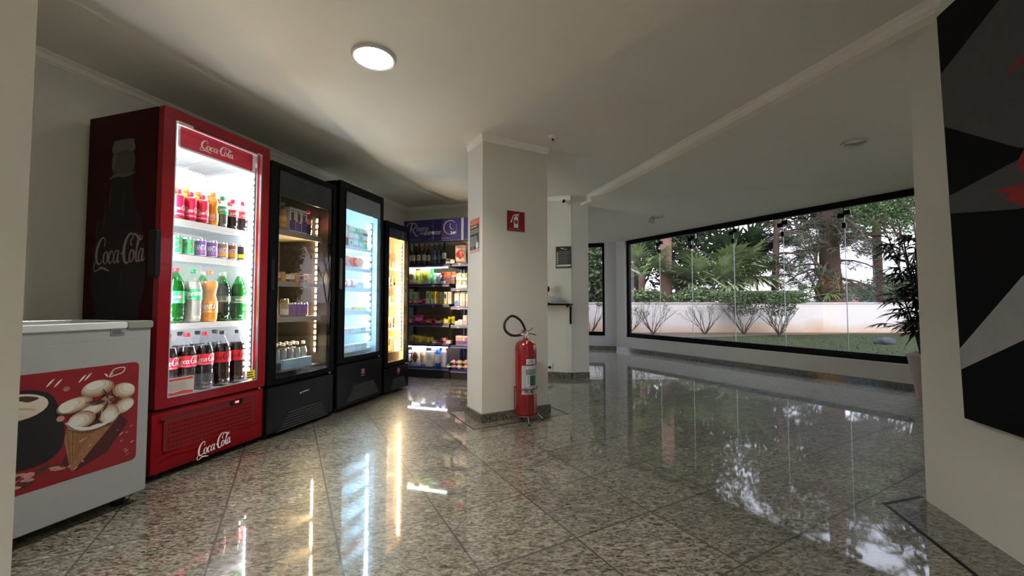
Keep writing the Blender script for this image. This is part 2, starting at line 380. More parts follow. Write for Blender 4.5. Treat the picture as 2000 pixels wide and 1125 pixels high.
# far right column and the side wall running back from it
cA = (.804, 5.435); cB = (1.049, 5.503); cC = (.04, 9.05); cD = (-.3, 9.05); cE = (.70, 5.47)
m = MB(); m.prism([cA, cB, cC, cD, cE], 0, CH, wall_m); struct(m, 'wall_column', label='white column and wall end with a black poster on its left face')
def skirt(p0, p1, name, side=1, h=.075, t=.018, mt=None):
    d = Vector((p1[0]-p0[0], p1[1]-p0[1])).normalized(); n = Vector((-d.y, d.x))*side*t
    m = MB(); m.prism([p0, p1, (p1[0]+n.x, p1[1]+n.y), (p0[0]+n.x, p0[1]+n.y)], 0, h, mt or gran_b); struct(m, name)
skirt((.10, 5.641), (cA[0]+.0, cA[1]), 'baseboard_column_left', -1)
skirt(cA, cB, 'baseboard_column_right', -1)
# the wall of the far room with its narrow window
def FW(v, z=0): return (.960*v+.279*9.058, -.279*v+.960*9.058, z)      # far wall: v to the right
fwT = Matrix(((.960, .279, 0, .279*9.058), (-.279, .960, 0, .960*9.058), (0, 0, 1, 0), (0, 0, 0, 1)))
m = MB(); m.T = fwT
m.box(-.51, -.22, 0, .15, 0, LC, grey_wall); m.box(-1.35, -.51, 0, .15, 0, .295, grey_wall); m.box(-2.6, -1.35, 0, .15, 0, LC, grey_wall); m.box(-1.35, -.51, 0, .15, 2.345, LC, grey_wall)
struct(m, 'wall_far')
skirt(FW(-2.6)[:2], FW(-.264)[:2], 'baseboard_far', -1)
# the window wall
NX, NY, NC = .870, .493, 6.304
def WN(x, y=0): return (NX*(NC+y)+NY*x, NY*(NC+y)-NX*x)             # x grows towards the camera side (x = -t)
wnT = Matrix(((NY, NX, 0, NX*NC), (-NX, NY, 0, NY*NC), (0, 0, 1, 0), (0, 0, 0, 1)))
WX0, WX1 = -6.245, -.55; WZ0, WZ1 = .296, 2.345
m = MB(); m.T = wnT
m.box(-6.56, WX0, 0, .16, 0, LC, wall_m); m.box(WX0, WX1, 0, .16, 0, WZ0, wall_m); m.box(WX1, 1.2, 0, .16, 0, LC, wall_m); m.box(WX0, WX1, 0, .16, WZ1, LC, wall_m)
struct(m, 'wall_window', label='white wall with the long garden window')
skirt(WN(-6.50)[:2], WN(1.19)[:2], 'baseboard_window', -1)
m = MB(); m.T = wnT; m.box(1.2, 1.36, -5.28, .16, 0, LC, wall_m); struct(m, 'wall_side')
def window(name, T, x0, x1, z0, z1, seams, label, fy=.05, fb=.085, fs=.07):
    root = empty(name, (0, 0, 0)); root['kind'] = 'structure'; root['label'] = label
    m = MB(); m.T = T
    m.box(x0, x1, fy, fy+.06, z0, z0+fb, black_m); m.box(x0, x1, fy, fy+.06, z1-fb, z1, black_m)
    m.box(x0, x0+fs, fy, fy+.06, z0+fb, z1-fb, black_m); m.box(x1-fs, x1, fy, fy+.06, z0+fb, z1-fb, black_m)
    m.build('window_frame', root)
    xs = [x0+fs]+seams+[x1-fs]
    for a, b_ in zip(xs[:-1], xs[1:]):
        m = MB(); m.T = T; m.box(a+.001, b_-.001, fy+.026, fy+.036, z0+fb, z1-fb, pane_w); m.build('pane', root)
    for sx in seams:
        m = MB(); m.T = T; m.box(sx-.003, sx+.003, fy+.025, fy+.037, z0+fb, z1-fb, edge_glass); m.build('pane_joint', root)
        m = MB(); m.T = T; zz = z1-fb-.10
        m.rbox(sx-.07, sx-.005, fy+.008, fy+.054, zz-.03, zz+.03, .008, black_m); m.rbox(sx+.005, sx+.07, fy+.008, fy+.054, zz+.0, zz+.06, .008, black_m)
        m.box(sx-.02, sx+.02, fy+.008, fy+.054, zz-.17, zz-.10, black_m); m.box(sx-.006, sx+.006, fy+.012, fy+.05, zz-.03, zz+.10, black_m)
        m.build('glass_clamp', root)
    m = MB(); m.T = T; m.box(x0, x1, -.012, fy, z0-.012, z0, white_m); m.build('window_sill', root)
    return root
window('window_1', wnT, WX0, WX1, WZ0, WZ1, [-5.40, -4.685, -3.905, -3.156, -2.408, -1.66], 'long black framed frameless-pane window onto the garden')
window('window_2', fwT, -1.35, -.51, .295, 2.345, [], 'narrow black framed window beside the far column', fy=.03, fs=.05)
# the free-standing pillar
PT = Matrix(((.875, -.485, 0, -.253), (.485, .875, 0, 3.413), (0, 0, 1, 0), (0, 0, 0, 1))); PROT = math.atan2(.485, .875)
m = MB(); m.T = PT; m.box(0, .668, 0, .318, 0, CH, wall_m); struct(m, 'wall_pillar', label='square white free-standing pillar')
for i, (a, b_) in enumerate((((-.018, -.018), (.686, 0)), ((-.018, 0), (0, .318)), ((.668, 0), (.686, .336)), ((-.018, .318), (.668, .336)))):
    m = MB(); m.T = PT; m.box(a[0], b_[0], a[1], b_[1], 0, .075, gran_b); struct(m, 'baseboard_pillar')
prof = [(0, 0), (.016, 0), (.016, -.008), (.013, -.012), (.010, -.02), (.008, -.040), (.007, -.05), (.003, -.052), (.0, -.06)]
m = MB(); m.T = PT; vs = []; K = len(prof)
for a, b_ in prof: vs += [(-a, -a, CH+b_), (.668+a, -a, CH+b_), (.668+a, .318+a, CH+b_), (-a, .318+a, CH+b_)]
m.add(vs, [(4*k+i, 4*k+(i+1) % 4, 4*(k+1)+(i+1) % 4, 4*(k+1)+i) for k in range(K-1) for i in range(4)], mould_m); struct(m, 'trim_4')
m = MB(); m.T = PT; q = .135; t = .012
for a in ((-q, -q, .668+q, -q+t), (-q, .318+q-t, .668+q, .318+q), (-q, -q+t, -q+t, .318+q-t), (.668+q-t, -q+t, .668+q, .318+q-t)):
    m.box(a[0], a[2], a[1], a[3], -.002, .0006, black_inlay)
struct(m, 'trim_5', label='thin black inlay square in the floor round the pillar')
# border along the right wall
m = MB(); m.T = Matrix(((.279, .960, 0, 0), (.960, -.279, 0, 0), (0, 0, 1, 0), (0, 0, 0, 1)))
m.box(-2.6, 2.47, 1.209, 1.226, -.002, .0006, black_inlay); struct(m, 'trim_6', label='black inlay line in the floor along the right wall')
m = MB(); p = [(1.851, 2.036), (2.125, 2.115), (2.120, 2.133), (1.848, 2.054)]; m.prism(p, -.002, .0008, black_inlay); struct(m, 'trim_7')
m = MB(); m.T = Matrix(((.279, .960, 0, 0), (.960, -.279, 0, 0), (0, 0, 1, 0), (0, 0, 0, 1)))
m.box(-2.6, 2.47, 1.226, 1.442, -.002, .0003, granite('granite_border', .72, grid=False, rough=.08)); struct(m, 'trim_8', label='darker granite strip along the right wall')
# ------------------------------------------------------------------ ceiling lamps
ring_m = mat('lamp_ring', (.60, .60, .60), .3, coat=.3); dish_m = mat('lamp_dish', (.45, .46, .48), .25, metal=.8)
def downlight(x, y, z, r, label, lit, es=LAMP_E, group=None, tilt=False):
    root = empty('ceiling_downlight', (x, y, z), 0, label, 'ceiling light', group)
    m = MB(); m.lathe([(r*.80, -.001), (r*.84, -.014), (r*.93, -.018), (r, -.010), (r*1.0, -.001)], ring_m, 40, cap=False); m.build('ring', root)
    if lit:
        m = MB(); m.lathe([(r*.81, -.003), (r*.80, -.006)], ring_m, 40, cap=False)
        m.lathe([(0.0005, -.004), (r*.80, -.004)], emis('lamp_glow_%d' % int(es), (1.0, .95, .86) if es != LAMP_E else (1.0, .97, .92), es), 40, cap=False, smooth=False); m.build('diffuser', root)
        al = bpy.data.lights.new('lamp', 'AREA'); al.shape = 'DISK'; al.size = r*1.55; al.spread = R(125); al.energy = LAMP_W if es == LAMP_E else FILL_W; al.color = (1.0, .95, .86)
        ao = bpy.data.objects.new('lamp', al); C.objects.link(ao); ao.parent = root; ao.location = (0, 0, -.0075)
    else:
        m = MB(); m.lathe([(0.0005, -.002), (r*.55, -.002), (r*.80, -.005)], dish_m, 40, cap=False); m.build('reflector', root)
        if tilt:
            m = MB(); m.T = Matrix.Translation((-.10, -.02, -.06)) @ Matrix.Rotation(R(35), 4, 'X')
            m.lathe([(.02, .04), (.035, .03), (.045, -.03), (.046, -.04), (.038, -.04), (.03, -.02), (.001, -.018)], mat('lamp_grey', (.35, .35, .36), .35, metal=.5), 20); m.build('lamp_head', root)
            m = MB(); m.tube([(.0, 0, -.002), (-.05, -.01, -.03), (-.10, -.02, -.02)], .006, steel); m.build('lamp_arm', root)
    return root
downlight(-.820, 2.330, CH, .128, 'lit round white downlight glowing in the ceiling above the coolers', True)
downlight(2.912, 3.362, LC, .095, 'unlit round downlight in the lower ceiling near the right wall end', False)
downlight(2.26, 6.16, LC-.022, .10, 'unlit round downlight with a swivel lamp head hanging from it', False, tilt=True)
for (s, w) in ((-1.3, .7), (-.15, .95)):  # unseen fill lamps, added behind the camera to brighten the room
    x, y, _ = SW(s, w); downlight(x, y, CH, .128, 'added round ceiling downlight, unseen behind the viewpoint', True, FILL_E, 'added downlights behind the viewpoint')
downlight(3.5, 1.5, LC, .128, 'added fill downlight in the lower ceiling, out of view behind the right wall end', True, FILL_E)  # unseen fill lamp, added to brighten the lower ceiling
# dome camera at the pillar head
x, y = .352, 3.46
root = empty('dome_camera', (x, y, CH), 0, 'small white dome security camera on the ceiling beside the pillar', 'security camera')
m = MB(); m.lathe([(.034, 0), (.034, -.012), (.028, -.016), (.022, -.03)], white_m, 24); m.build('mount', root)
m = MB(); m.T = Matrix.Translation((0, 0, -.045)) @ Matrix.Rotation(R(-62), 4, 'X') ; m.lathe([(.001, -.03), (.02, -.025), (.029, -.008), (.030, .006), (.026, .022)], mat('camera_shell', (.75, .60, .68), .3), 24)
m.lathe([(.026, .022), (.020, .024), (.018, .021)], mat('camera_ring', (.75, .35, .6), .3, emit=(.8, .3, .6), es=.5), 24, cap=False); m.build('camera_ball', root)
m = MB(); m.T = Matrix.Translation((0, 0, -.045)) @ Matrix.Rotation(R(90), 4, 'X'); m.lathe([(.010, .030), (.009, .034), (.001, .036)], gloss_black, 16); m.build('lens', root)
# bullet camera at the column head
x, y, _ = SW(5.44, -.80)
root = empty('bullet_camera', (x, y, 2.36), BACKROT, 'small black-faced bullet security camera at the head of the far column', 'security camera')
m = MB(); m.T = Matrix.Translation((-.0, -.085, .0)) @ Matrix.Rotation(R(80), 4, 'X') @ Matrix.Rotation(R(-25), 4, 'Y')
m.lathe([(.026, -.05), (.028, -.045), (.028, .05), (.024, .052)], white_m, 20); m.lathe([(.0245, .052), (.001, .053)], gloss_black, 20); m.build('camera_barrel', root)
m = MB(); m.tube([(0, -.001, .0), (0, -.03, .0), (0, -.06, 0)], .010, white_m); m.box(-.022, .022, -.012, 0, -.022, .022, white_m); m.build('bracket', root)
# ================================================================== PILLAR: signs and extinguisher
sign_red = mat('sign_red', (.25, .008, .014), .4); sign_pink = mat('sign_pink', (.45, .12, .13), .5)
root = MB(); root.T = None
def on_pillar(x, y, z): v = PT @ Vector((x, y, z)); return (v.x, v.y, v.z)
sg = empty('fire_extinguisher_sign', on_pillar(.328, 0, 1.735), PROT, 'square dark red sign with a white extinguisher pictogram on the pillar', 'sign')
m = MB(); m.box(-.090, .090, -.004, -.0005, -.09, .09, sign_red); m.build('sign_plate', sg)
f = fr_front(-.0045); m = MB()
m.flat([(-.022, -.058), (.022, -.058), (.022, .030), (.014, .043), (-.014, .043), (-.022, .030)], f, ink_w, .001)
m.flat(ellipse(0, -.005, .017, .019), f, sign_red, .0016); m.flat(ellipse(0, -.005, .011, .005), f, sign_pink, .002)
stroke(m, [(.0, .046, .012), (.002, .058, .012), (-.016, .056, .008), (-.030, .046, .007), (-.038, .024, .008), (-.048, -.004, .013), (-.050, -.014, .016)], f, ink_w)
stroke(m, [(-.004, .060, .008), (.014, .060, .008), (.034, .068, .007)], f, ink_w); stroke(m, [(.008, .054, .006), (.030, .048, .006)], f, ink_w)
lines_of_type(m, f, -.080, .082, -.086, -.060, 3, sign_pink, seed=3); m.build('sign_print', sg)
# poster on the narrow left face of the pillar (faces -x of the pillar)
LROT = PROT-math.pi/2
po = empty('warning_poster', on_pillar(0, .161, 1.605), LROT, 'narrow poster with an orange red heading and black rows on the left pillar face', 'poster')
m = MB(); m.box(-.105, .105, -.003, -.0005, -.15, .15, mat('poster_pink', (.72, .38, .34), .5)); m.build('poster_sheet', po)
f = fr_front(-.003); m = MB(); pk = mat('poster_black', (.03, .03, .025), .5); por = mat('poster_orange', (.75, .13, .07), .5); pg = mat('poster_olive', (.36, .36, .22), .5); pw = mat('poster_grey', (.55, .60, .52), .5)
m.flat([(-.095, -.125), (.095, -.125), (.095, .142), (-.095, .142)], f, pk, .0005)
m.flat([(-.095, .092), (.095, .092), (.095, .142), (-.095, .142)], f, por, .001); m.flat([(-.075, .072), (.06, .072), (.06, .084), (-.075, .084)], f, pw, .001)
for i, v in enumerate((.05, .036, .022)): m.flat([(-.085, v-.005), (.085, v-.005), (.085, v+.005), (-.085, v+.005)], f, pg, .001)
lines_of_type(m, f, -.085, .07, -.095, -.005, 7, pw, seed=5); lines_of_type(m, f, -.08, .085, .100, .136, 2, mat('poster_cream', (.85, .45, .3), .5), .0015, 2)
stroke(m, [(-.06, -.12, .02), (-.04, -.10, .03), (-.03, -.08, .01)], f, mat('poster_green', (.1, .25, .08), .5)); m.flat(ellipse(.06, -.095, .025, .03), f, ink_w, .0016)
m.build('poster_print', po)
# extinguisher on a low wire stand
ex_red = mat('extinguisher_red', (.27, .003, .008), .25, coat=.6)
EX = (.118, 3.478)
ex = empty('fire_extinguisher', (*EX, .062), PROT, 'tall red fire extinguisher with black hose standing in front of the pillar', 'fire extinguisher')
m = MB(); r = .093
m.lathe([(.001, .012), (r*.6, .008), (r*.93, .0), (r, .012), (r, .545), (r*.97, .575), (r*.85, .603), (r*.62, .620), (.03, .628), (.022, .63), (.022, .645)], ex_red, 40); m.build('cylinder_body', ex)
m = MB(); m.lathe([(.020, .640), (.022, .655), (.016, .66), (.016, .69), (.011, .70)], chrome, 16); m.tube([(-.045, 0, .672), (.03, 0, .675)], .009, chrome)
m.lathe([(.013, 0), (.014, .01)], ink_w, 16, c=(0, -.018, .665)); m.build('valve', ex)
m = MB(); m.tube([(-.008, 0, .690), (.03, 0, .70), (.075, .0, .728)], .006, chrome, 8); m.tube([(.0, 0, .672), (.05, 0, .678), (.095, 0, .668), (.105, 0, .66)], .0055, mat('lever_dark', (.25, .2, .18), .4, metal=.6), 8); m.build('lever', ex)
m = MB(); m.lathe([(.0135, 0), (.0135, .012)], mat('gauge_red', (.4, .05, .05), .4), 12, c=(-.03, -.005, .70)); m.tube([(-.03, -.004, .70), (-.012, 0, .69)], .008, ex_red); m.build('gauge', ex)
m = MB(); hp = catmull([(-.045, -.0, .672), (-.10, -.02, .668), (-.17, -.035, .678), (-.225, -.04, .725), (-.22, -.04, .79), (-.155, -.035, .835), (-.075, -.03, .80), (-.025, -.02, .735), (-.012, -.012, .705)], 6)
m.tube(hp, .0105, mat('hose_rubber', (.012, .012, .012), .5), 10); m.build('hose', ex)
m = MB(); m.tube([(-.055, -.0, .672), (-.035, 0, .673)], .014, chrome, 12); m.tube([(-.012, -.012, .715), (-.008, -.006, .685)], .0135, chrome, 12); m.build('hose_ferrule', ex)
g = cyl_map(r, 0); m = MB()
def wrap(u0, u1, v0, v1, mt, d):
    n = 12
    for i in range(n): a = u0+(u1-u0)*i/n; b_ = u0+(u1-u0)*(i+1)/n; m.add([g(a, v0, d), g(b_, v0, d), g(b_, v1, d), g(a, v1, d)], [(0, 1, 2, 3)], mt, True)
lb = mat('label_grey', (.42, .45, .44), .4); lgn = mat('label_green', (.01, .13, .05), .4); lw = mat('label_white', (.72, .74, .76), .4); ldk = mat('label_slate', (.15, .2, .2), .4)
wrap(-.045, .045, .428, .472, lw, .001); lines_of_type(m, g, -.035, .037, .434, .464, 3, ldk, .0016, 4)
wrap(-.085, .085, .178, .418, lb, .001); wrap(-.045, .040, .388, .412, lw, .0016); wrap(-.048, .050, .345, .385, ldk, .0016)
lines_of_type(m, g, -.04, .045, .352, .380, 3, lb, .002, 9); wrap(-.012, .050, .250, .335, lgn, .0016)
for i, ch in enumerate('ABCD'): 
    wrap(-.044, -.018, .316-.024*i, .336-.024*i, lw, .0018)
    if i < 3: wrap(-.037, -.025, .321-.024*i, .331-.024*i, ldk, .0024)
lines_of_type(m, g, -.035, .03, .392, .408, 1, mat('label_pink', (.6, .15, .2), .4), .0022, 2)
cols = [(.15, .17, .2), (.5, .25, .35), (.7, .7, .75), (.2, .3, .45), (.45, .15, .25), (.1, .12, .12)]
rg = random.Random(11)
for i in range(22):
    u = rg.uniform(-.075, .065); v = rg.uniform(.185, .222); wrap(u, u+.018, v, v+.018, mat('label_mix_%d' % (i % 6), cols[i % 6], .4), .0016+i*.00004)
m.build('label', ex)
m = MB(); m.tube([g(u/1000, .635, .0) for u in (-40, 0, 40)], .0005, lw, 4)
g2 = cyl_map(.058, 0)
m.add([g2(-.03, .60, .030), g2(.035, .60, .030), g2(.03, .622, .004), g2(-.028, .622, .004)], [(0, 1, 2, 3)], mat('tag_yellow', (.75, .68, .35), .5)); m.build('inspection_tag', ex)
st = empty('extinguisher_stand', (*EX, 0), PROT, 'low steel wire stand holding the red fire extinguisher', 'stand')
wire = mat('red_wire', (.30, .03, .03), .35, metal=.4)
def ring(r, z, mt, th=.004): m.tube([(r*math.cos(a), r*math.sin(a), z) for a in [2*math.pi*i/28 for i in range(28)]], th, mt, 6, closed=True)
m = MB(); ring(.101, .285, wire); ring(.101, .058, wire); m.tube([(.0985, .02, .06), (.1005, .02, .30), (.1005, .02, .34)], .006, wire, 6); m.tube([(-.101, .02, .06), (-.101, .02, .285)], .004, wire, 6)
m.tube([(-.101, 0, .056), (.101, 0, .056)], .003, wire, 6); m.tube([(0, -.101, .056), (0, .101, .056)], .003, wire, 6); m.build('cage', st)
for (a, b_) in ((-.055, -.145), (.135, -.06), (.0, .06)):
    m = MB(); k = .101/math.hypot(a, b_); k = min(k, 1); m.tube([(a*k, b_*k, .058), (a, b_, .012)], .004, chrome, 6); l = m.build('leg', st)
    m = MB(); m.lathe([(.009, 0), (.009, .012), (.004, .016)], blackp, 10, c=(a, b_, 0)); m.build('rubber_foot', l)
# ================================================================== COLUMN: poster, wall shelf, socket
def on_back(v, y, z): return (*SW(5.44+y, v)[:2], z)
bp_ = empty('notice_poster', on_back(-.849, 0, 1.63), BACKROT, 'black notice with white rows and a white bar on the far column', 'poster')
m = MB(); m.box(-.107, .107, -.003, -.0005, -.150, .150, mat('poster_charcoal', (.05, .05, .05), .5)); m.build('poster_sheet', bp_)
f = fr_front(-.003); m = MB(); g1 = mat('print_grey', (.22, .22, .22), .5)
m.flat([(-.095, .088), (.095, .088), (.095, .135), (-.095, .135)], f, mat('poster_black2', (.01, .01, .01), .5), .0005)
stroke(m, [(-.04, .125, .006), (-.01, .12, .012), (.01, .112, .006), (.045, .11, .008)], f, ink_w); m.flat([(-.095, .075), (.095, .075), (.095, .082), (-.095, .082)], f, g1, .001)
for i in range(5):
    v = .052-.031*i; m.flat([(-.092, v-.008), (-.074, v-.008), (-.074, v+.008), (-.092, v+.008)], f, ink_w, .001); lines_of_type(m, f, -.06, .09, v-.011, v+.011, 2, g1, .001, i)
m.flat([(-.095, -.122), (.095, -.122), (.095, -.100), (-.095, -.100)], f, ink_w, .001); lines_of_type(m, f, -.09, .09, -.142, -.126, 1, g1, .001, 8); m.build('poster_print', bp_)
sh = empty('wall_counter', on_back(-1.10, 0, 1.0), BACKROT, 'narrow black wall-mounted counter on the white column face behind the pillar', 'counter')
m = MB(); m.rbox(-.36, .375, -.34, 0, -.022, 0, .005, black_m); m.build('counter_top', sh)
for x in (.345, -.33):
    m = MB(); m.box(x-.012, x+.012, -.024, 0, -.275, -.022, black_m); m.box(x-.012, x+.012, -.33, 0, -.046, -.022, black_m); m.build('bracket', sh)
dv = empty('countertop_device', on_back(-1.055, -.14, 1.0), BACKROT, 'small black round-headed device standing on the wall counter', 'device')
m = MB(); m.lathe([(.05, 0), (.05, .008), (.02, .014), (.014, .02), (.014, .17)], blackp, 20); m.build('base', dv)
m = MB(); m.T = Matrix.Translation((0, 0, .195)); m.lathe([(.001, -.045), (.03, -.035), (.042, 0), (.03, .035), (.001, .042)], gloss_black, 20); m.build('head', dv)
clear_p = glass('clear_plastic', (.93, .95, .97), 1.4, haze=.25, hazecol=(.8, .85, .9))
for i, (v, h) in enumerate(((-.985, .10), (-.92, .07))):
    t = empty('clear_cup', on_back(v, -.10, 1.0), BACKROT, ('taller' if i == 0 else 'shorter')+' clear plastic cup on the black wall counter', 'cup')
    m = MB(); m.lathe([(.024, .0), (.026, .002), (.034, h), (.032, h), (.024, .006), (.001, .006)], clear_p, 20, cap=False); m.build('cup_body', t)
so = empty('wall_socket', on_back(-1.035, 0, .14), BACKROT, 'small white wall socket with a black plug low behind the pillar', 'socket')
m = MB(); m.rbox(-.030, .030, -.012, 0, -.05, .05, .006, white_m); m.build('cover', so); m = MB(); m.lathe([(.017, 0), (.017, .025), (.011, .03)], blackp, 12, c=(0, 0, 0)); o = m.build('plug', so, (-.008, -.012, -.004)); o.rotation_euler = (R(90), 0, 0)
# ================================================================== RIGHT WALL: abstract panel, hanging tilted forward
RT = math.atan2(-.960, -.279)
pn = empty('wall_panel', SW(2.262, 1.405, .5), RT, 'large abstract panel of black and grey triangles with a red splash on the right wall', 'artwork')
def pc(s, z): return (2.262-s, z-.5)         # panel coordinates: x grows towards the camera
p_bk = mat('panel_black', (.003, .003, .004), .6, spec=.1); p_gr = mat('panel_grey', (.062, .060, .060), .6, noise=(25, .25)); p_lg = mat('panel_light', (.36, .36, .37), .6, noise=(25, .15)); p_rd = mat('panel_red', (.30, .008, .010), .6, noise=(15, .4))
m = MB(); m.box(0, 1.75, -.0, .028, 0, 1.81, p_bk); m.build('panel_board', pn)
f = fr_front(0); m = MB()
def pf(pts, mt, d): m.flat([pc(*p) for p in pts], f, mt, d)
pf([(2.262, 2.04), (1.55, 2.31), (.55, 2.31), (.55, 1.1), (1.30, 1.30), (1.925, 1.577), (2.262, 1.80)], p_gr, .0008)
pf([(2.262, 1.403), (2.262, 1.481), (1.925, 1.53), (1.45, 1.66), (1.3, 1.30), (1.94, 1.35)], p_gr, .0012)
pf([(2.262, .80), (2.262, .71), (1.959, .864), (1.35, 1.08), (1.30, 1.42), (1.943, 1.10)], p_lg, .0010)
pf([(1.30, 1.42), (1.35, 1.08), (.55, 1.3), (.55, 1.9)], p_lg, .0010)
pf([(1.99, 1.40), (1.90, 1.34), (1.60, 1.30), (1.20, 1.42), (1.30, 1.66), (1.62, 1.70), (1.86, 1.60), (1.93, 1.52), (1.90, 1.45)], p_rd, .0016)
stroke(m, [(*pc(1.94, 1.86), .008), (*pc(1.85, 1.89), .02), (*pc(1.70, 1.86), .01)], f, p_rd, .0016)
stroke(m, [(*pc(2.03, 1.44), .006), (*pc(1.92, 1.42), .03), (*pc(1.8, 1.40), .04)], f, p_rd, .002)
m.build('painted_shapes', pn)
pn.rotation_euler = (R(1.2), 0, RT)
# ================================================================== COOLERS
led_off = mat('led_backing', (.10, .10, .105), .4)
def led_strip(parent, x, y, z0, z1, n, em, base, face=-1, sz=.011):
    """vertical strip on an inner side wall; face -1 looks towards -x"""
    # the strip sits on an angled profile, turned 25 degrees towards the back of the cooler
    m = MB(); sn, cs = math.sin(R(25)), math.cos(R(25)); h = .020; X = lambda t, o: x+face*(.001+sn*(h-t)+o)
    Y = lambda t: y+cs*t
    m.prism([(x, Y(-h)), (X(-h, 0), Y(-h)), (X(h, 0), Y(h)), (x, Y(h))][::1 if face > 0 else -1], z0, z1, base)
    g = sz*1.1
    for i in range(n):
        z = z0+(z1-z0)*(i+.5)/n; q = [(X(-g, .0012), Y(-g), z-sz), (X(g, .0012), Y(g), z-sz), (X(g, .0012), Y(g), z+sz), (X(-g, .0012), Y(-g), z+sz)]
        m.add(q if face > 0 else q[::-1], [(0, 1, 2, 3)], em)
    return m.build('led_strip', parent)
def cooler(name, label, s0, s1, zb, zt, door_z, g, lin, dcol, side, hx, em, led, shelves, shelf_m, glass_m, kick_z, D=.64, fascia=None, handle=None, top_in=None):
    """g = glass (s0, s1, z0, z1); door plane is local y=0"""
    w = s1-s0; root = empty(name, SW(s0, -2.549), ROWROT, label, 'drinks cooler')
    gx0, gx1, gz0, gz1 = g[0]-s0, g[1]-s0, g[2], g[3]; T = .045; ix0, ix1 = .035, w-.035; iz0, iz1 = gz0-.03, zt-.05
    m = MB(); y0, y1 = T+.006, D
    m.box(0, ix0, y0, y1, zb, zt, side); m.box(ix1, w, y0, y1, zb, zt, side); m.box(ix0, ix1, y0, y1, iz1, zt, side); m.box(ix0, ix1, y1-.04, y1, zb, iz1, side); m.box(ix0, ix1, y0, y1-.04, zb, iz0, side)
    m.build('cabinet_body', root)
    m = MB(); e = .004
    m.box(ix0, ix0+e, y0, y1-.04, iz0, iz1, lin); m.box(ix1-e, ix1, y0, y1-.04, iz0, iz1, lin); m.box(ix0, ix1, y0, y1-.04, iz1-e, iz1, lin); m.box(ix0, ix1, y1-.04-e, y1-.04, iz0, iz1, lin); m.box(ix0, ix1, y0, y1-.04, iz0, iz0+e, lin)
    for x in (w*.36, w*.64): m.box(x-.012, x+.012, y1-.05, y1-.042, iz0, iz1, shelf_m)
    m.build('liner', root)
    # door
    dz0, dz1 = door_z; dr = MB(); dr.rbox(0, w, 0, T, gz1, dz1, .012, dcol); dr.rbox(0, w, 0, T, dz0, gz0, .012, dcol)
    dr.rbox(0, gx0, .001, T-.001, gz0-.02, gz1+.02, .004, dcol); dr.rbox(gx1, w, .001, T-.001, gz0-.02, gz1+.02, .004, dcol)
    door = dr.build('door', root)
    t = .006; m = MB(); gk = MATS['brushed_steel'] if hx else black_m
    for a in ((gx0, gx1, gz0, gz0+t), (gx0, gx1, gz1-t, gz1), (gx0, gx0+t, gz0, gz1), (gx1-t, gx1, gz0, gz1)): m.box(a[0], a[1], -.002, .012, a[2], a[3], gk)
    m.build('glazing_bead', door)
    m = MB(); m.box(gx0+.001, gx1-.001, .006, .011, gz0+.001, gz1-.001, glass_m); m.build('door_glass', door)
    m = MB(); m.lathe([(.009, 0), (.009, .012)], steel, 12, c=(w-.03, .02, dz0-.014)); m.build('hinge', door)
    if fascia:
        m = MB(); m.box(gx0+.002, gx1-.002, .013, .017, fascia, gz1-.002, mat('fascia_smoke', (.020, .021, .024), .35)); fa = m.build('top_fascia', door)
        m = MB(); f = fr_front(.0125); cx = (gx0+gx1)/2+.02; cz = (fascia+gz1)/2+.01; fm = mat('fascia_print', (.06, .06, .065), .5)
        for rr in (.075, .062): 
            P = ellipse(cx, cz, rr, rr, 28); stroke(m, [(p[0], p[1], .004) for p in P+[P[0]]], f, fm, .0005, 2)
        for q in range(5): stroke(m, [(cx-.04, cz-.03+.012*q, .005), (cx, cz-.02+.013*q, .007), (cx+.042, cz-.035+.014*q, .005)], f, fm, .0006)
        m.build('fascia_emblem', door); m = MB(); lines_of_type(m, f, gx0+.05, gx0+.16, cz-.0, cz+.012, 1, fm, .0005, 5); m.build('fascia_lettering', door); m = MB(); lines_of_type(m, f, gx1-.13, gx1-.04, cz-.05, cz-.038, 1, fm, .0005, 6); m.build('fascia_lettering', door)
    if handle:
        x, y, z0_, z1_, hm = handle; m = MB(); m.rbox(x-.004, x+.026, y, y+.06, z0_, z1_, .012, hm); m.build('handle', door)
    for (ra, rb) in shelves:
        m = MB(); ya, yb = .105, y1-.06
        m.box(ix0+.02, ix1-.02, ya, ya+.012, rb, ra, shelf_m); m.box(ix0+.02, ix1-.02, ya+.012, yb, ra-.012, ra-.004, shelf_m)
        for q in range(14): x = ix0+.03+(ix1-ix0-.06)*q/13; m.box(x-.003, x+.003, ya+.006, yb, ra-.006, ra, shelf_m)
        for x in (ix0+.008, ix1-.02): m.box(x, x+.012, ya+.02, yb, ra-.02, ra-.002, shelf_m)
        m.build('shelf', root)
    for k in led: led_strip(root, *k)
    for x in (.06, w-.06):
        for y in (.08, D-.08):
            m = MB(); m.lathe([(.022, 0), (.022, max(zb-.004, .006)), (.012, zb+.0)], blackp, 12, c=(x, y, 0)); m.build('foot', root)
    return root, door, (ix0, ix1, iz0, y0, y1, w)
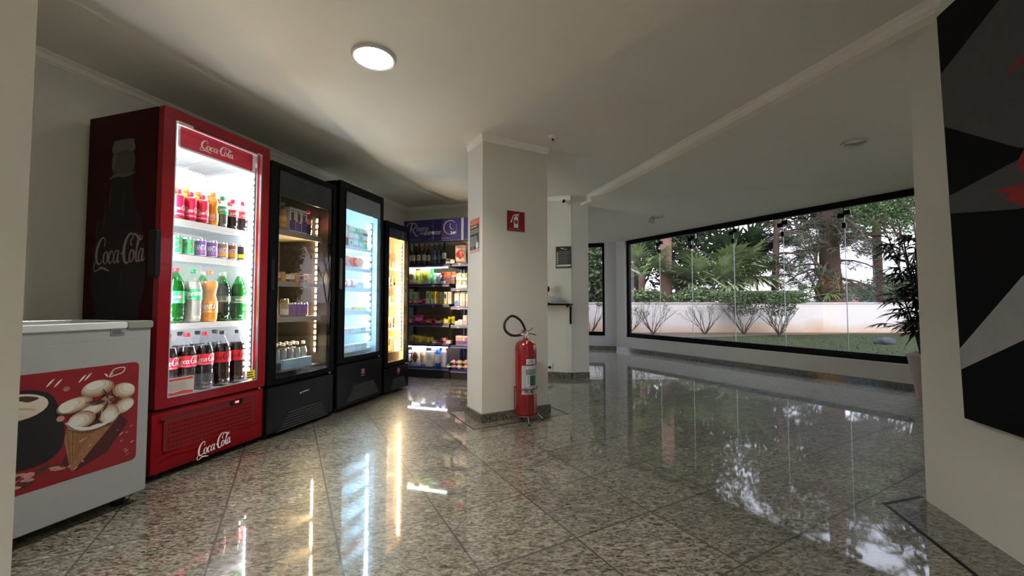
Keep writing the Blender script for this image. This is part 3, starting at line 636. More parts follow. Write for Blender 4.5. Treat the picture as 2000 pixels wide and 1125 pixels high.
# ---- red soft drink cooler
em_w = emis('led_white', (.93, .98, 1.0), LED_RED); em_warm = emis('led_warm', (1.0, .72, .36), LED_WARM); em_cold = emis('led_cold', (.62, .88, 1.0), LED_COLD); em_warm2 = emis('led_warm_soft', (1.0, .76, .46), LED_WARM2)
s0, s1 = 1.62, 2.33
rc, rdoor, rin = cooler('drinks_cooler', 'tall red soft drink cooler with white lit shelves of bottles and cans', s0, s1, .035, 2.14, (.40, 2.145), (1.682, 2.262, .457, 2.080), liner_w, red_door, red_side, True, em_w,
    [(.71-.036, .10, .50, 2.0, 34, em_w, led_off, -1), (.036, .10, .50, 2.0, 34, em_w, led_off, 1)],
    [(1.523, 1.482), (1.305, 1.264), (.878, .842), (.44, .42)], white_m, pane, (.04, .395), handle=(-.018, .0, 1.15, 1.42, blackp))
# light box header
m = MB(); m.slab(rrect(.125, .655, 1.950, 2.115, .02), .075, .10, white_m); hd = m.build('header_sign', rc)
f = fr_front(.075); m = MB(); hr = mat('header_red', (.62, .012, .05), .4); m.flat(rrect(.139, .630, 1.963, 2.105, .012), f, hr, .001)
script_logo(m, f, .258, 1.998, .225, ink_w, .002, 0, .85); m.build('header_print', hd)
m = MB(); m.box(.05, .66, .10, .56, 1.99, 2.025, white_m)
for i in range(26): m.box(.06+.023*i, .068+.023*i, .11, .55, 1.984, 1.99, mat('vent_grey', (.5, .52, .54), .5))
m.build('evaporator_cover', rc)
m = MB(); m.box(.075, .16, -.0035, -.001, 2.066, 2.082, mat('tag_grey', (.55, .52, .48), .4)); m.box(.16, .60, -.0035, -.001, 2.072, 2.079, black_m); m.build('door_label_strip', rdoor)
# stickers on the glass
f = fr_front(.006); m = MB(); stw = mat('sticker_grey', (.55, .50, .48), .5); str_ = mat('sticker_red', (.65, .05, .05), .5)
m.flat(rrect(.052+.008, .212, .464, .566, .008), f, stw, .001); m.flat(rrect(.066, .206, .548, .560, .004), f, str_, .0016); m.flat([(.062, .466), (.21, .466), (.21, .478), (.15, .486), (.10, .478), (.062, .484)], f, str_, .0016)
lines_of_type(m, f, .07, .20, .49, .542, 5, mat('sticker_type', (.42, .36, .34), .5), .002, 7); m.build('glass_sticker', rdoor)
m = MB(); f2_ = fr_front(.006); m.flat(rrect(.565, .63, .472, .532, .006), f2_, mat('sticker_yellow', (.85, .70, .02), .5), .001); lines_of_type(m, f2_, .57, .625, .478, .526, 3, ink_dk, .002, 3); m.build('energy_sticker', rdoor)
# kick panel, bulging plastic with grille, wave and logo
m = MB(); N1, N2 = 16, 10; vs = []
def bulge(u, v): return -.018*(1-(2*u-1)**6)*(1-(2*v-1)**4)-.004
for j in range(N2+1):
    for i in range(N1+1): u, v = i/N1, j/N2; vs.append((u*(s1-s0)-.0+(.0), bulge(u, v)+.022, .04+v*.345))
m.add(vs, [(j*(N1+1)+i, j*(N1+1)+i+1, (j+1)*(N1+1)+i+1, (j+1)*(N1+1)+i) for j in range(N2) for i in range(N1)], red_kick, True)
m.box(.0, s1-s0, .022, .048, .04, .385, red_kick); kp = m.build('kick_panel', rc)
f = fr_front(.0); m = MB()
m.flat(rrect(.05, .63, .155, .335, .015), f, red_kick_d, .0008)
for i in range(24):
    for j in range(6): x = .07+i*.0225; z = .165+j*.026; m.add([(x, -.001, z), (x+.017, -.001, z+.003), (x+.017, -.004, z+.018), (x, -.004, z+.015)], [(0, 1, 2, 3)], red_kick)
stroke(m, [(.02, .130, .006), (.10, .140, .010), (.22, .128, .012), (.33, .150, .012), (.44, .178, .010), (.56, .158, .010), (.69, .185, .006)], f, red_kick, .006)
m.flat([(.04, .335), (.60, .335), (.66, .36), (.03, .36)], f, mat('recess_dark', (.12, .003, .006), .6), .0012); m.build('kick_grille', kp)
m = MB(); script_logo(m, f, .238, .062, .215, ink_w, .007, .09, 1.25); m.build('kick_logo', kp)
m = MB(); m.rbox(.445, .535, -.006, -.0, .322, .356, .008, blackp); m.flat([(.475, .331), (.505, .331), (.505, .348), (.475, .348)], f, emis('display_red', (1, .08, .15), .35), .0065); dp = m.build('temperature_display', kp)
f = fr_front(-.0); m = MB(); text(m, '10', f, .480, .500, .333, .346, emis('digit_pink', (1, .6, .7), .9), .008); m.build('display_digits', dp)
# bottle picture on the cooler's left side
fs = lambda u, v, d: (-.001-d, u, v)       # u is depth, larger is further back
def sd(pts): pts = catmull([pts[-1]]+list(pts)+[pts[0], pts[1]], 4)[4:-5]; return [(-2.549-a, z) for a, z in pts]
m = MB(); sbr = mat('side_brown', (.008, .002, .002), .4, spec=.2); stn = mat('side_tan', (.10, .085, .07), .5); sgl = mat('side_glint', (.04, .014, .012), .5); slt = mat('side_letters', (.30, .23, .24), .5)
m.flat(sd([(-2.965, 1.95), (-2.785, 1.95), (-2.785, 1.75), (-2.76, 1.60), (-2.70, 1.47), (-2.665, 1.30), (-2.66, 1.10), (-2.70, .95), (-2.68, .70), (-2.66, .45), (-3.11, .45), (-3.10, .70), (-3.08, .95), (-3.12, 1.10), (-3.11, 1.30), (-3.06, 1.47), (-2.99, 1.60), (-2.96, 1.75)]), fs, sbr, .0004)
m.flat(sd([(-2.965, 1.955), (-2.94, 1.975), (-2.81, 1.975), (-2.785, 1.955), (-2.79, 1.90), (-2.96, 1.90)]), fs, stn, .0008)
m.flat(sd([(-2.955, 1.895), (-2.795, 1.895), (-2.79, 1.78), (-2.955, 1.78)]), fs, mat('side_tan2', (.05, .036, .028), .5), .0008)
stroke(m, [(-2.549-a, z, w) for a, z, w in ((-2.99, 1.745, .008), (-2.93, 1.765, .02), (-2.85, 1.76, .022), (-2.77, 1.77, .008))], fs, stn, .001)
stroke(m, [(.395, 1.93, .02), (.40, 1.86, .03), (.41, 1.80, .014)], fs, stn, .0012)
for a, z0_, z1_, w in ((.42, 1.72, 1.55, .012), (.46, 1.66, 1.42, .008), (.30, 1.70, 1.5, .01), (.52, 1.52, 1.40, .012), (.24, .9, .55, .01), (.36, .95, .5, .008), (.30, 1.2, 1.1, .01)): stroke(m, [(a, z0_, .002), (a+.01, (z0_+z1_)/2, w), (a+.02, z1_, .002)], fs, sgl, .0012)
fsr = lambda u, v, d: (-.001-d, .545-u, v)
script_logo(m, fsr, .0, 1.232, .43, slt, .0014, .02, 1.25); m.build('side_bottle_print', rc)
# ---- black coolers
lit = lambda w, y, z0, z1, n, em, sz=.011, base=led_off: [(w-.036, y, z0, z1, n, em, base, -1, sz), (.036, y, z0, z1, n, em, base, 1, sz)]
s0, s1 = 2.345, 3.04
wm_shelf = mat('taupe_shelf', (.30, .26, .22), .45)
c2, d2, in2 = cooler('drinks_cooler', 'black cooler with dark interior and warm light strip, next to the red one', s0, s1, .03, 2.07, (.395, 2.075), (2.414, 3.0, .43, 2.035), liner_d, black_m, dark_side, False, em_warm,
    [(.695-.036, .17, .56, 1.78, 23, em_warm, mat('led_backing_brown', (.18, .12, .07), .4), -1, .014)], [(1.597, 1.55), (1.178, 1.14), (.893, .85), (.47, .455)], wm_shelf, pane_dark, (.0, .4), fascia=1.83, handle=(.012, -.012, 1.10, 1.33, blackp))
s0, s1 = 3.085, 3.775
bl_shelf = mat('pale_blue_shelf', (.60, .68, .74), .4)
c3, d3, in3 = cooler('drinks_cooler', 'black cooler with misty cold white lit interior, second black one from the red cooler', s0, s1, .035, 2.145, (.45, 2.148), (3.165, 3.735, .492, 2.075), liner_b, black_m, dark_side, False, em_cold,
    lit(.69, .13, .60, 1.87, 18, em_cold, .016), [(1.568, 1.54), (1.361, 1.325), (1.161, 1.12), (.925, .885), (.716, .69), (.54, .52)], bl_shelf, pane_haze, (.0, .44), fascia=1.90, handle=(.012, -.012, 1.13, 1.42, mat('handle_grey', (.09, .09, .09), .4)))
s0, s1 = 3.825, 4.32
tn_shelf = mat('tan_shelf', (.55, .45, .33), .45)
c4, d4, in4 = cooler('drinks_cooler', 'narrow black cooler glowing warm yellow, nearest the blue shelving', s0, s1, .02, 1.915, (.30, 1.918), (3.878, 4.285, .342, 1.862), liner_warm, black_m, dark_side, False, em_warm2,
    lit(.495, .09, .44, 1.72, 26, em_warm2, .009), [(1.422, 1.39), (1.20, 1.18), (1.018, .985), (.722, .69), (.45, .435)], tn_shelf, pane, (.0, .29), fascia=1.745)
def black_kick(root, w, z1, gz, gx0, gx1, gx0b, gx1b, emx, emz, logo):
    m = MB(); m.rbox(.0, w, .0, .048, .035 if w > .6 else .02, z1-.012, .02, gloss_black); kp = m.build('kick_panel', root)
    f = fr_front(0); m = MB(); P = [(gx0b, gz[0]), (gx1b, gz[0]), (gx1b-.015, gz[0]+.04), (gx1, gz[1]-.01), (gx1-.02, gz[1]), (gx0+.02, gz[1]), (gx0, gz[1]-.01), (gx0b+.015, gz[0]+.04)]
    m.flat(P, f, mat('grille_recess', (.004, .004, .004), .6), .0008)
    n = 7
    for i in range(n):
        t = (i+.5)/n; z = gz[0]+(gz[1]-gz[0])*t*.93; a = gx0b+(gx0-gx0b)*t+.018; b_ = gx1b+(gx1-gx1b)*t-.018
        m.box(a, b_, -.006, -.001, z-.004, z+.004, mat('grille_slat', (.035, .035, .037), .35))
    m.build('vent_grille', kp)
    m = MB()
    if logo == 0:
        m.flat(ellipse(emx-.02, emz-.003, .007, .008, 12), f, steel, .001); stroke(m, [(emx-.01, emz, .006), (emx+.03, emz+.003, .009), (emx+.07, emz+.005, .006)], f, steel, .001)
    else:
        m.flat(rrect(emx-.028, emx+.028, emz-.028, emz+.028, .006), f, mat('emblem_red', (.22, .01, .04), .4), .001)
        for k in range(3): stroke(m, [(emx-.018, emz+.014-.014*k, .005), (emx, emz+.018-.014*k, .008), (emx+.018, emz+.010-.014*k, .005)], f, mat('emblem_pink', (.7, .2, .35), .4), .0016)
        lines_of_type(m, f, emx-.028, emx+.03, emz-.045, emz-.036, 1, steel, .001, 2)
    m.build('emblem', kp)
black_kick(c2, .695, .39, (.03, .175), .19, .56, .09, .63, .34, .285, 0)
black_kick(c3, .69, .445, (.07, .22), .22, .55, .12, .63, .37, .328, 1)
black_kick(c4, .495, .30, (.035, .16), .16, .40, .11, .455, .275, .235, 1)
# ================================================================== ICE CREAM FREEZER
FW_, FD, FZ0, FZ1 = .865, .62, .055, .90
fz = empty('chest_freezer', SW(.62, -2.38), ROWROT, 'white chest freezer with a red ice cream cone picture at the lower left', 'freezer')
m = MB(); m.rbox(0, FW_, 0, FD, FZ0, FZ1-.02, .012, freezer_m); m.build('cabinet_body', fz)
m = MB(); m.box(.05, FW_-.05, .06, FD-.06, FZ1-.02, FZ1-.008, mat('freezer_glass', (.03, .035, .04), .3)); m.build('lid_glass', fz)
m = MB(); rail = mat('alu_rail', (.72, .73, .74), .25, metal=.4)
m.rbox(-.004, .760, -.008, .05, FZ1-.022, FZ1+.012, .010, rail); m.rbox(-.004, FW_+.0, FD-.05, FD+.004, FZ1-.022, FZ1+.012, .010, rail); m.build('top_rail', fz)
m = MB(); m.rbox(.760, FW_+.006, -.009, .06, FZ1-.025, FZ1+.014, .011, mat('corner_cap', (.22, .23, .20), .35)); m.rbox(FW_-.03, FW_+.006, .05, FD-.045, FZ1-.022, FZ1+.012, .010, rail); m.build('corner_cap', fz)
m = MB(); f = fr_front(-.0); m.flat([(0, FZ1-.075), (.62, FZ1-.068), (FW_-.06, FZ1-.070), (FW_-.06, FZ1-.073), (.62, FZ1-.071), (0, FZ1-.078)], f, mat('seam_grey', (.35, .35, .35), .5), .0006); m.build('panel_seam', fz)
m = MB(); m.rbox(.695, .752, -.004, .002, .848, .878, .004, mat('tag_silver', (.30, .30, .30), .3, metal=.6)); lines_of_type(m, fr_front(-.004), .70, .747, .852, .874, 3, ink_dk, .001, 4); m.build('maker_plate', fz)
for x in (.07, FW_-.07):
    for y in (.08, FD-.08):
        m = MB(); m.lathe([(.02, .0), (.026, .01), (.026, .04), (.012, .056)], blackp, 12, c=(x, y, 0)); m.build('foot', fz)
# picture: everything printed flat on the front
X0 = .62; q = lambda pts: [(a-X0, b_) for a, b_ in pts]
sm = lambda pts: catmull([pts[-1]]+list(pts)+[pts[0], pts[1]], 5)[5:-6]
m = MB(); f = fr_front(0)
prd = mat('picture_red', (.20, .003, .007), .4, noise=(5, .35)); pcr = mat('picture_cream', (.50, .44, .36), .5, noise=(14, .35)); pch = mat('picture_choc', (.05, .018, .010), .5, noise=(30, .5)); pcn = mat('picture_cone', (.24, .11, .045), .5, noise=(70, .35)); pbk = mat('picture_black', (.006, .004, .005), .35); ppk = mat('picture_pink', (.42, .20, .17), .5, noise=(40, .5)); pwt = mat('picture_white', (.58, .56, .52), .5)
m.flat(rrect(.10, .817, .224, .708, .022), f, prd, .0006)
m.flat(q([(1.16, .30), (1.21, .255), (1.32, .30), (1.40, .42), (1.37, .46), (1.20, .42)]), f, mat('picture_shadow', (.05, .004, .005), .5), .0009)
def el(cx, cz, rx, rz, rot, mt, d): m.flat(q(ellipse(cx, cz, rx, rz, 22, rot)), f, mt, d)
m.flat(q([(1.175, .47), (1.165, .40), (1.19, .262), (1.20, .257), (1.36, .455), (1.30, .44), (1.22, .44)]), f, pcn, .0012)
for k in range(7): stroke(m, [(*q([(1.175+.018*k, .44)])[0], .0015), (*q([(1.19+.006*k, .28+.012*k)])[0], .001)], f, pch, .0015, 2)
m.flat(q([(1.165, .475), (1.18, .445), (1.22, .425), (1.27, .422), (1.33, .445), (1.365, .472), (1.30, .50), (1.22, .52)]), f, pwt, .0018)
m.flat(q([(1.175, .49), (1.20, .452), (1.25, .438), (1.31, .448), (1.35, .49), (1.30, .53), (1.2, .53)]), f, pch, .0020)
# cream petals: each has a caramel underside, a cream body and a pale crown
pca = mat('picture_caramel', (.26, .15, .09), .5, noise=(60, .4)); pmid = mat('picture_beige', (.38, .29, .21), .5, noise=(30, .3))
for k, (cx, cz, rx, rz, rot) in enumerate(((1.275, .605, .062, .036, 8), (1.375, .575, .048, .036, -28), (1.375, .503, .046, .034, 30), (1.195, .548, .062, .032, 14), (1.262, .515, .068, .026, 22), (1.318, .478, .040, .046, 10), (1.22, .478, .048, .038, 4))):
    d = .0024+.0006*k; el(cx, cz-.003, rx, rz, rot, pch, d-.0002); el(cx, cz, rx, rz, rot, pca, d)
    dx, dz = cx-1.31, cz-.545; l = math.hypot(dx, dz); dx /= l; dz /= l
    el(cx+dx*.006, cz+dz*.005+.002, rx*.90, rz*.88, rot, pmid, d+.0001); el(cx+dx*.012, cz+dz*.010+.003, rx*.76, rz*.74, rot, pcr, d+.0002); el(cx+dx*.020, cz+dz*.014+.005, rx*.50, rz*.50, rot, pwt, d+.0003)
el(1.165, .545, .026, .024, 0, pwt, .007); el(1.31, .545, .026, .020, 0, pca, .0072)
for a, b_, c, d_ in ((1.29, .60, 1.31, .552), (1.36, .55, 1.315, .545), (1.23, .55, 1.30, .545), (1.29, .49, 1.31, .54), (1.35, .52, 1.318, .54), (1.25, .535, 1.30, .54), (1.27, .45, 1.285, .50)): stroke(m, [(a-X0, b_, .002), ((a+c)/2-X0+.004, (b_+d_)/2, .009), (c-X0, d_, .004)], f, pch, .0074)
stroke(m, [(1.17-X0, .475, .004), (1.20-X0, .447, .012), (1.25-X0, .430, .014), (1.31-X0, .440, .012), (1.36-X0, .472, .003)], f, pwt, .0074)
# chocolate cup on the left
m.flat(q(sm([(.86, .60), (.90, .63), (1.02, .645), (1.08, .635), (1.125, .60), (1.15, .52), (1.165, .44), (1.155, .37), (1.10, .325), (1.0, .32), (.90, .33), (.86, .40)])), f, pbk, .0010)
el(1.01, .578, .100, .054, 0, pcr, .0014); m.flat(q(sm([(.91, .60), (.95, .618), (1.03, .622), (1.08, .605), (1.05, .594), (1.02, .604), (.97, .596)])), f, pch, .0018)
for a, b_, c, d_ in ((.93, .575, .99, .560), (1.00, .572, 1.07, .558), (.96, .548, 1.03, .540)): stroke(m, [(a-X0, b_, .002), ((a+c)/2-X0, (b_+d_)/2+.006, .008), (c-X0, d_, .002)], f, pmid, .0020)
rg = random.Random(4)
for i in range(26): el(rg.uniform(.95, 1.16), rg.uniform(.255, .305), rg.uniform(.008, .03), rg.uniform(.004, .012), rg.uniform(-20, 30), ppk if i % 3 else pch, .0012+.00003*i)
for i in range(16): el(rg.uniform(1.17, 1.42), rg.uniform(.26, .40), rg.uniform(.003, .009), rg.uniform(.002, .005), 30, ppk, .0022)
for (a, b_, l) in ((1.10, .655, .03), (1.125, .65, .03), (1.205, .655, .03), (1.225, .66, .028)): stroke(m, [(a-X0, b_-.01, .002), (a+.012-X0, b_+.006, .007), (a+.025-X0, b_+.022, .002)], f, pwt, .002)
Q = [(1.315, .652), (1.335, .685), (1.375, .688), (1.368, .665), (1.335, .655), (1.315, .652), (1.33, .668)]; stroke(m, [(a-X0, b_, .004) for a, b_ in Q], f, pwt, .002)
stroke(m, [(1.298-X0, .67, .002), (1.305-X0, .662, .007), (1.31-X0, .652, .002)], f, pwt, .002); el(1.165, .625, .012, .010, 20, mat('picture_caramel', (.26, .15, .09), .5), .002); el(1.15, .50, .013, .013, 0, ppk, .002)
m.build('front_picture', fz)
# ================================================================== GOODS
_mesh = {}
def part(key, name, parent, fn):
    if key not in _mesh: mb = MB(); fn(mb); _mesh[key] = mb.mesh(key)
    o = bpy.data.objects.new(name, _mesh[key]); C.objects.link(o); o.parent = parent; return o
pet = glass('pet_clear', (.96, .97, .98), 1.45); pet_g = glass('pet_green', (.25, .75, .35), 1.45)
cola = mat('cola', (.012, .005, .004), .12, coat=.3); orange = mat('orange_drink', (.85, .30, .01), .25, coat=.3); lime = mat('clear_drink', (.42, .40, .36), .2, coat=.4); green_d = mat('guarana_in_green', (.07, .10, .05), .15, coat=.4); water = mat('water_drink', (.30, .33, .38), .15, coat=.4)
cap_r = mat('cap_red', (.70, .03, .05), .4); cap_g = mat('cap_green', (.02, .40, .12), .4); cap_o = mat('cap_orange', (.75, .25, .03), .4); cap_k = mat('cap_black', (.02, .02, .022), .4); cap_w = mat('cap_white', (.85, .86, .86), .4); cap_b = mat('cap_blue', (.05, .15, .45), .4)
l_red = mat('wrap_red', (.75, .02, .05), .4); l_green = mat('wrap_green', (.02, .48, .15), .4); l_org = mat('wrap_orange', (.85, .35, .02), .4); l_white = mat('wrap_white', (.8, .8, .8), .4); l_pur = mat('wrap_purple', (.18, .06, .35), .4); l_blk = mat('wrap_black', (.02, .02, .02), .4); l_navy = mat('wrap_navy', (.02, .03, .16), .4); l_lime = mat('wrap_lime', (.45, .75, .02), .4); l_yel = mat('wrap_yellow', (.85, .65, .03), .4); alu = mat('can_metal', (.6, .6, .62), .25, metal=1); l_brn = mat('wrap_brown', (.35, .12, .04), .4)
def band(m, r, z0, z1, mt, a0=0, a1=360, n=28, d=.0008):
    vs = []; 
    for i in range(n+1): a = R(a0+(a1-a0)*i/n); vs += [((r+d)*math.cos(a), (r+d)*math.sin(a), z0), ((r+d)*math.cos(a), (r+d)*math.sin(a), z1)]
    m.add(vs, [(2*i, 2*i+2, 2*i+3, 2*i+1) for i in range(n)], mt, True)
def word(m, r, s, z, h, w, mt, rep=2, d=.0016, bold=.02, shear=0, slope=0):
    for k in range(rep):
        g0 = cyl_map(r); off = k*math.pi*2/rep*r
        text(m, s, (lambda u, v, dd, g0=g0, off=off: g0(u+off, v+slope*u, dd)), -w/2, w/2, z-h/2, z+h/2, mt, d, bold=bold, shear=shear)
BOT = {}
def def_bottle(key, h, r, shell, drink, cap, lz, lm, art, shape='pet', fill=.82): BOT[key] = dict(h=h, r=r, shell=shell, drink=drink, cap=cap, lz=lz, lm=lm, art=art, shape=shape, fill=fill)
def prof_of(b):
    h, r = b['h'], b['r']; nr = min(.0125, r*.36); sh = b['shape']
    if sh == 'pet': return [(r*.25, .004), (r*.55, .0), (r*.86, .006), (r, .03*h/.3), (r*.97, .10*h), (r, .14*h), (r*.985, .26*h), (r*.985, .58*h), (r, .60*h), (r*.97, .66*h), (r*.78, .76*h), (r*.48, .86*h), (nr, .92*h), (nr, .955*h)]
    if sh == 'waist': return [(r*.25, .004), (r*.85, .0), (r, .02), (r, .30*h), (r*.97, .40*h), (r*.78, .52*h), (r*.86, .60*h), (r*1.0, .70*h), (r*.95, .78*h), (r*.6, .87*h), (nr, .92*h), (nr, .955*h)]
    if sh == 'wine': return [(r*.3, .006), (r*.95, .0), (r, .01), (r, .60*h), (r*.85, .68*h), (r*.40, .76*h), (r*.36, .96*h), (r*.40, .965*h), (r*.38, .985*h)]
    if sh == 'spirit': return [(r*.3, .006), (r*.95, .0), (r, .01), (r, .62*h), (r*.75, .72*h), (r*.36, .78*h), (r*.34, .96*h)]
    if sh == 'jug': return [(r*.3, .0), (r*.95, .0), (r, .01), (r, .70*h), (r*.9, .80*h), (r*.55, .90*h), (r*.5, .96*h)]
def bottle(key, loc, rot, label, cat='bottle', group=None, sc=1):
    b = BOT[key]; root = empty(('wine_bottle' if b['shape'] == 'wine' else 'bottle'), loc, rot, label, cat, group)
    h, r = b['h'], b['r']; P = prof_of(b)
    wv = (lambda a, z: 1+(.10*math.cos(5*a) if z < .02 else 0)) if b['shape'] == 'pet' else None
    part(key+'_shell', 'bottle_body', root, lambda m: m.lathe(P, b['shell'], 24, wave=wv, cap=False))
    if b['drink']:
        D = [(max(q-.0015, .002), z+.002) for q, z in P if z <= b['fill']*h]
        part(key+'_drink', 'drink', root, lambda m: m.lathe(D, b['drink'], 24))
    nr = P[-1][0]
    part(key+'_cap', 'cap', root, lambda m: (m.lathe([(nr+.0035, 0), (nr+.004, .003), (nr+.004, .016), (nr+.002, .019)], b['cap'], 20, c=(0, 0, P[-1][1]-.004)), m.lathe([(nr+.003, 0), (nr+.0045, .002), (nr+.003, .004)], b['cap'], 20, c=(0, 0, P[-1][1]-.010))) if b['shape'] != 'wine' else m.lathe([(nr+.001, -.055), (nr+.001, .012), (nr-.002, .014)], b['cap'], 16, c=(0, 0, P[-1][1]-.004)))
    if b['lz']:
        def lab(m): band(m, r, b['lz'][0], b['lz'][1], b['lm'], *( (195, 345) if b['shape'] in ('wine', 'spirit') else (0, 360))); b['art'](m, r, *b['lz'])
        part(key+'_label', 'label', root, lab)
    return root
def art_cola(m, r, z0, z1):
    for k in range(2):
        g0 = cyl_map(r); off = k*math.pi*r-(.048 if r > .04 else .03)*1
        w = min((z1-z0)*1.75, r*2.5)
        script_logo(m, lambda u, v, d, off=off: g0(u-w/2+.0+off+w*0.5, v, d), 0, (z0+z1)/2-.012*(z1-z0)/.06, w, ink_w, .0016, 0, 1.2)
    band(m, r, z0+(z1-z0)*.08, z0+(z1-z0)*.14, mat('ink_pink', (.8, .3, .4), .5), 200, 330, d=.0014)
def art_word(s, tm, ratio=.45, w=.9, shear=.0, back=None, slope=0):
    def f(m, r, z0, z1):
        h = z1-z0; ww = r*math.pi*.52*w
        if back: 
            for k in range(2):
                g0 = cyl_map(r); off = k*math.pi*r; m.add([g0(p[0]+off, p[1], .0012) for p in ellipse(0, (z0+z1)/2, ww*.55, h*.36, 18)], [tuple(range(18))], back)
        if s: word(m, r, s, (z0+z1)/2+h*.04, h*ratio, ww, tm, shear=shear, slope=slope)
        g0 = cyl_map(r); lines_of_type(m, g0, -r*.6, r*.6, z0+h*.06, z0+h*.2, 2, tm, .0016, 3)
    return f
def_bottle('cola2l', .375, .0535, pet, cola, cap_r, (.160, .232), l_red, art_cola)
def_bottle('colak2l', .375, .0535, pet, cola, cap_k, (.160, .232), mat('wrap_red_dark', (.70, .015, .03), .4), lambda m, r, z0, z1: (script_logo(m, lambda u, v, d: cyl_map(r)(u-.063, v, d), 0, (z0+z1)/2-.014, .126, l_blk, .0016, 0, 1.2), script_logo(m, lambda u, v, d: cyl_map(r)(u-.063+math.pi*r, v, d), 0, (z0+z1)/2-.014, .126, l_blk, .0016, 0, 1.2)))
def_bottle('guarana2l', .345, .050, pet_g, green_d, cap_r, (.125, .20), l_green, art_word('Guaraná', ink_w, .26, .8, back=mat('crest_red', (.6, .03, .04), .5)), fill=.8)
def_bottle('sprite2l', .345, .050, pet, lime, cap_g, (.145, .215), l_green, art_word('Sprite', ink_w, .62, 1.15, shear=.2, slope=.12), fill=.8)
def_bottle('fanta2l', .345, .050, pet, orange, cap_o, (.06, .135), l_org, art_word('FANTA', ink_w, .42, .95, back=l_navy, slope=.06), shape='waist', fill=.86)
def_bottle('kuat2l', .345, .047, pet_g, cola, cap_w, (.135, .175), mat('wrap_green_dark', (.02, .10, .04), .4), art_word(None, ink_w, .5, .5, back=l_brn), fill=.8)
def_bottle('antar2l', .345, .047, pet_g, green_d, cap_w, (.125, .175), mat('wrap_green_mid', (.04, .22, .07), .4), art_word('Guaraná', ink_w, .22, .5, back=mat('crest_red', (.6, .03, .04), .5)), fill=.8)
def_bottle('fanta_s', .225, .0315, pet, orange, cap_o, (.035, .09), l_org, art_word('FANTA', ink_w, .42, .95, back=l_navy), shape='waist', fill=.88)
def_bottle('sprite_s', .218, .0325, pet, mat('sprite_dim', (.10, .12, .10), .2, coat=.4), cap_g, (.095, .15), l_green, art_word('Sprite', ink_w, .6, 1.1, shear=.2, slope=.12), fill=.75)
def_bottle('cola_s', .215, .0325, pet, cola, cap_r, (.092, .142), l_red, art_cola, fill=.75)
def_bottle('redberry_s', .185, .034, pet, mat('red_drink', (.45, .01, .03), .3), cap_r, (.02, .15), mat('wrap_crimson', (.68, .01, .06), .4), art_cola, fill=.7)
def_bottle('juice', .22, .034, pet, mat('juice', (.70, .32, .08), .3), mat('cap_olive', (.35, .33, .18), .5), (.03, .11), mat('wrap_cream', (.75, .55, .30), .4), lambda m, r, z0, z1: band(m, r, z0+.01, z0+.04, l_org, d=.0014))
def_bottle('water', .20, .031, pet, water, cap_b, (.075, .13), l_navy, art_word(None, ink_w, .4, .8))
def_bottle('water_plain', .20, .031, pet, water, cap_w, None, None, None)
def_bottle('clear1', .22, .034, pet, water, cap_w, (.08, .11), l_white, lambda m, r, z0, z1: None)
def wine_art(m, r, z0, z1):
    g0 = cyl_map(r); stroke(m, [(-.015, z0+.045, .003), (-.005, z0+.052, .006), (.008, z0+.046, .004), (.018, z0+.05, .003)], g0, l_blk, .0016); lines_of_type(m, g0, -.018, .02, z0+.01, z0+.03, 3, mat('ink_grey', (.3, .28, .26), .5), .0016, 6)
wine_gl = mat('wine_glass', (.018, .010, .010), .12, coat=.5)
def_bottle('wine', .29, .032, wine_gl, None, mat('foil_dark', (.10, .05, .05), .35), (.055, .135), mat('label_paper', (.62, .58, .52), .6), wine_art, shape='wine')
def_bottle('wine_rose', .285, .032, wine_gl, None, mat('foil_rose', (.30, .06, .09), .35), (.055, .135), mat('label_paper', (.62, .58, .52), .6), wine_art, shape='wine')
def_bottle('vodka', .29, .032, mat('blue_glass', (.03, .05, .12), .12, coat=.5), None, alu, (.06, .12), mat('label_slate2', (.12, .16, .25), .5), wine_art, shape='spirit')
def_bottle('whisky', .29, .034, wine_gl, None, l_blk, (.07, .15), mat('label_white2', (.75, .74, .70), .5), wine_art, shape='spirit')
def_bottle('bleach', .26, .038, mat('blue_plastic', (.02, .12, .50), .35), None, l_white, (.05, .17), l_white, art_word(None, l_red, .3, .8), shape='jug')
def_bottle('softener', .255, .045, mat('silver_plastic', (.50, .46, .62), .3), None, mat('cap_pink', (.80, .20, .40), .4), (.05, .17), mat('wrap_lilac', (.55, .55, .72), .4), art_word(None, l_navy, .25, .6), shape='jug')
CANP = lambda h, r: [(r*.82, .0), (r*.84, .004), (r, .012), (r, h-.014), (r*.84, h-.003), (r*.84, h), (r*.78, h-.002)]
def can(key, loc, rot, label, body, word_, wm, h=.118, r=.0315, group=None, cat='can', acc=None, alt=None):
    root = empty('drinks_can', loc, rot, label, cat, group)
    def fn(m):
        m.lathe([(r*.80, .002), (r*.82, 0), (r, .012)], alu, 24); band(m, r, .012, h-.014, body, d=0); m.lathe([(r, h-.014), (r*.86, h-.002), (r*.84, h), (r*.80, h-.004), (.001, h-.005)], alu, 24)
        if acc: band(m, r, .02, h*.42, acc, d=.0006)
        if word_: word(m, r, word_, h*.52, h*.28, r*1.9, wm, rep=2, slope=.08)
        if alt: 
            for k in range(2): m.add([cyl_map(r)(p[0]+k*math.pi*r, p[1], .0012) for p in ellipse(0, h*.55, r*.7, h*.2, 16)], [tuple(range(16))], alt)
    part(key+'_can', 'can_body', root, fn); return root
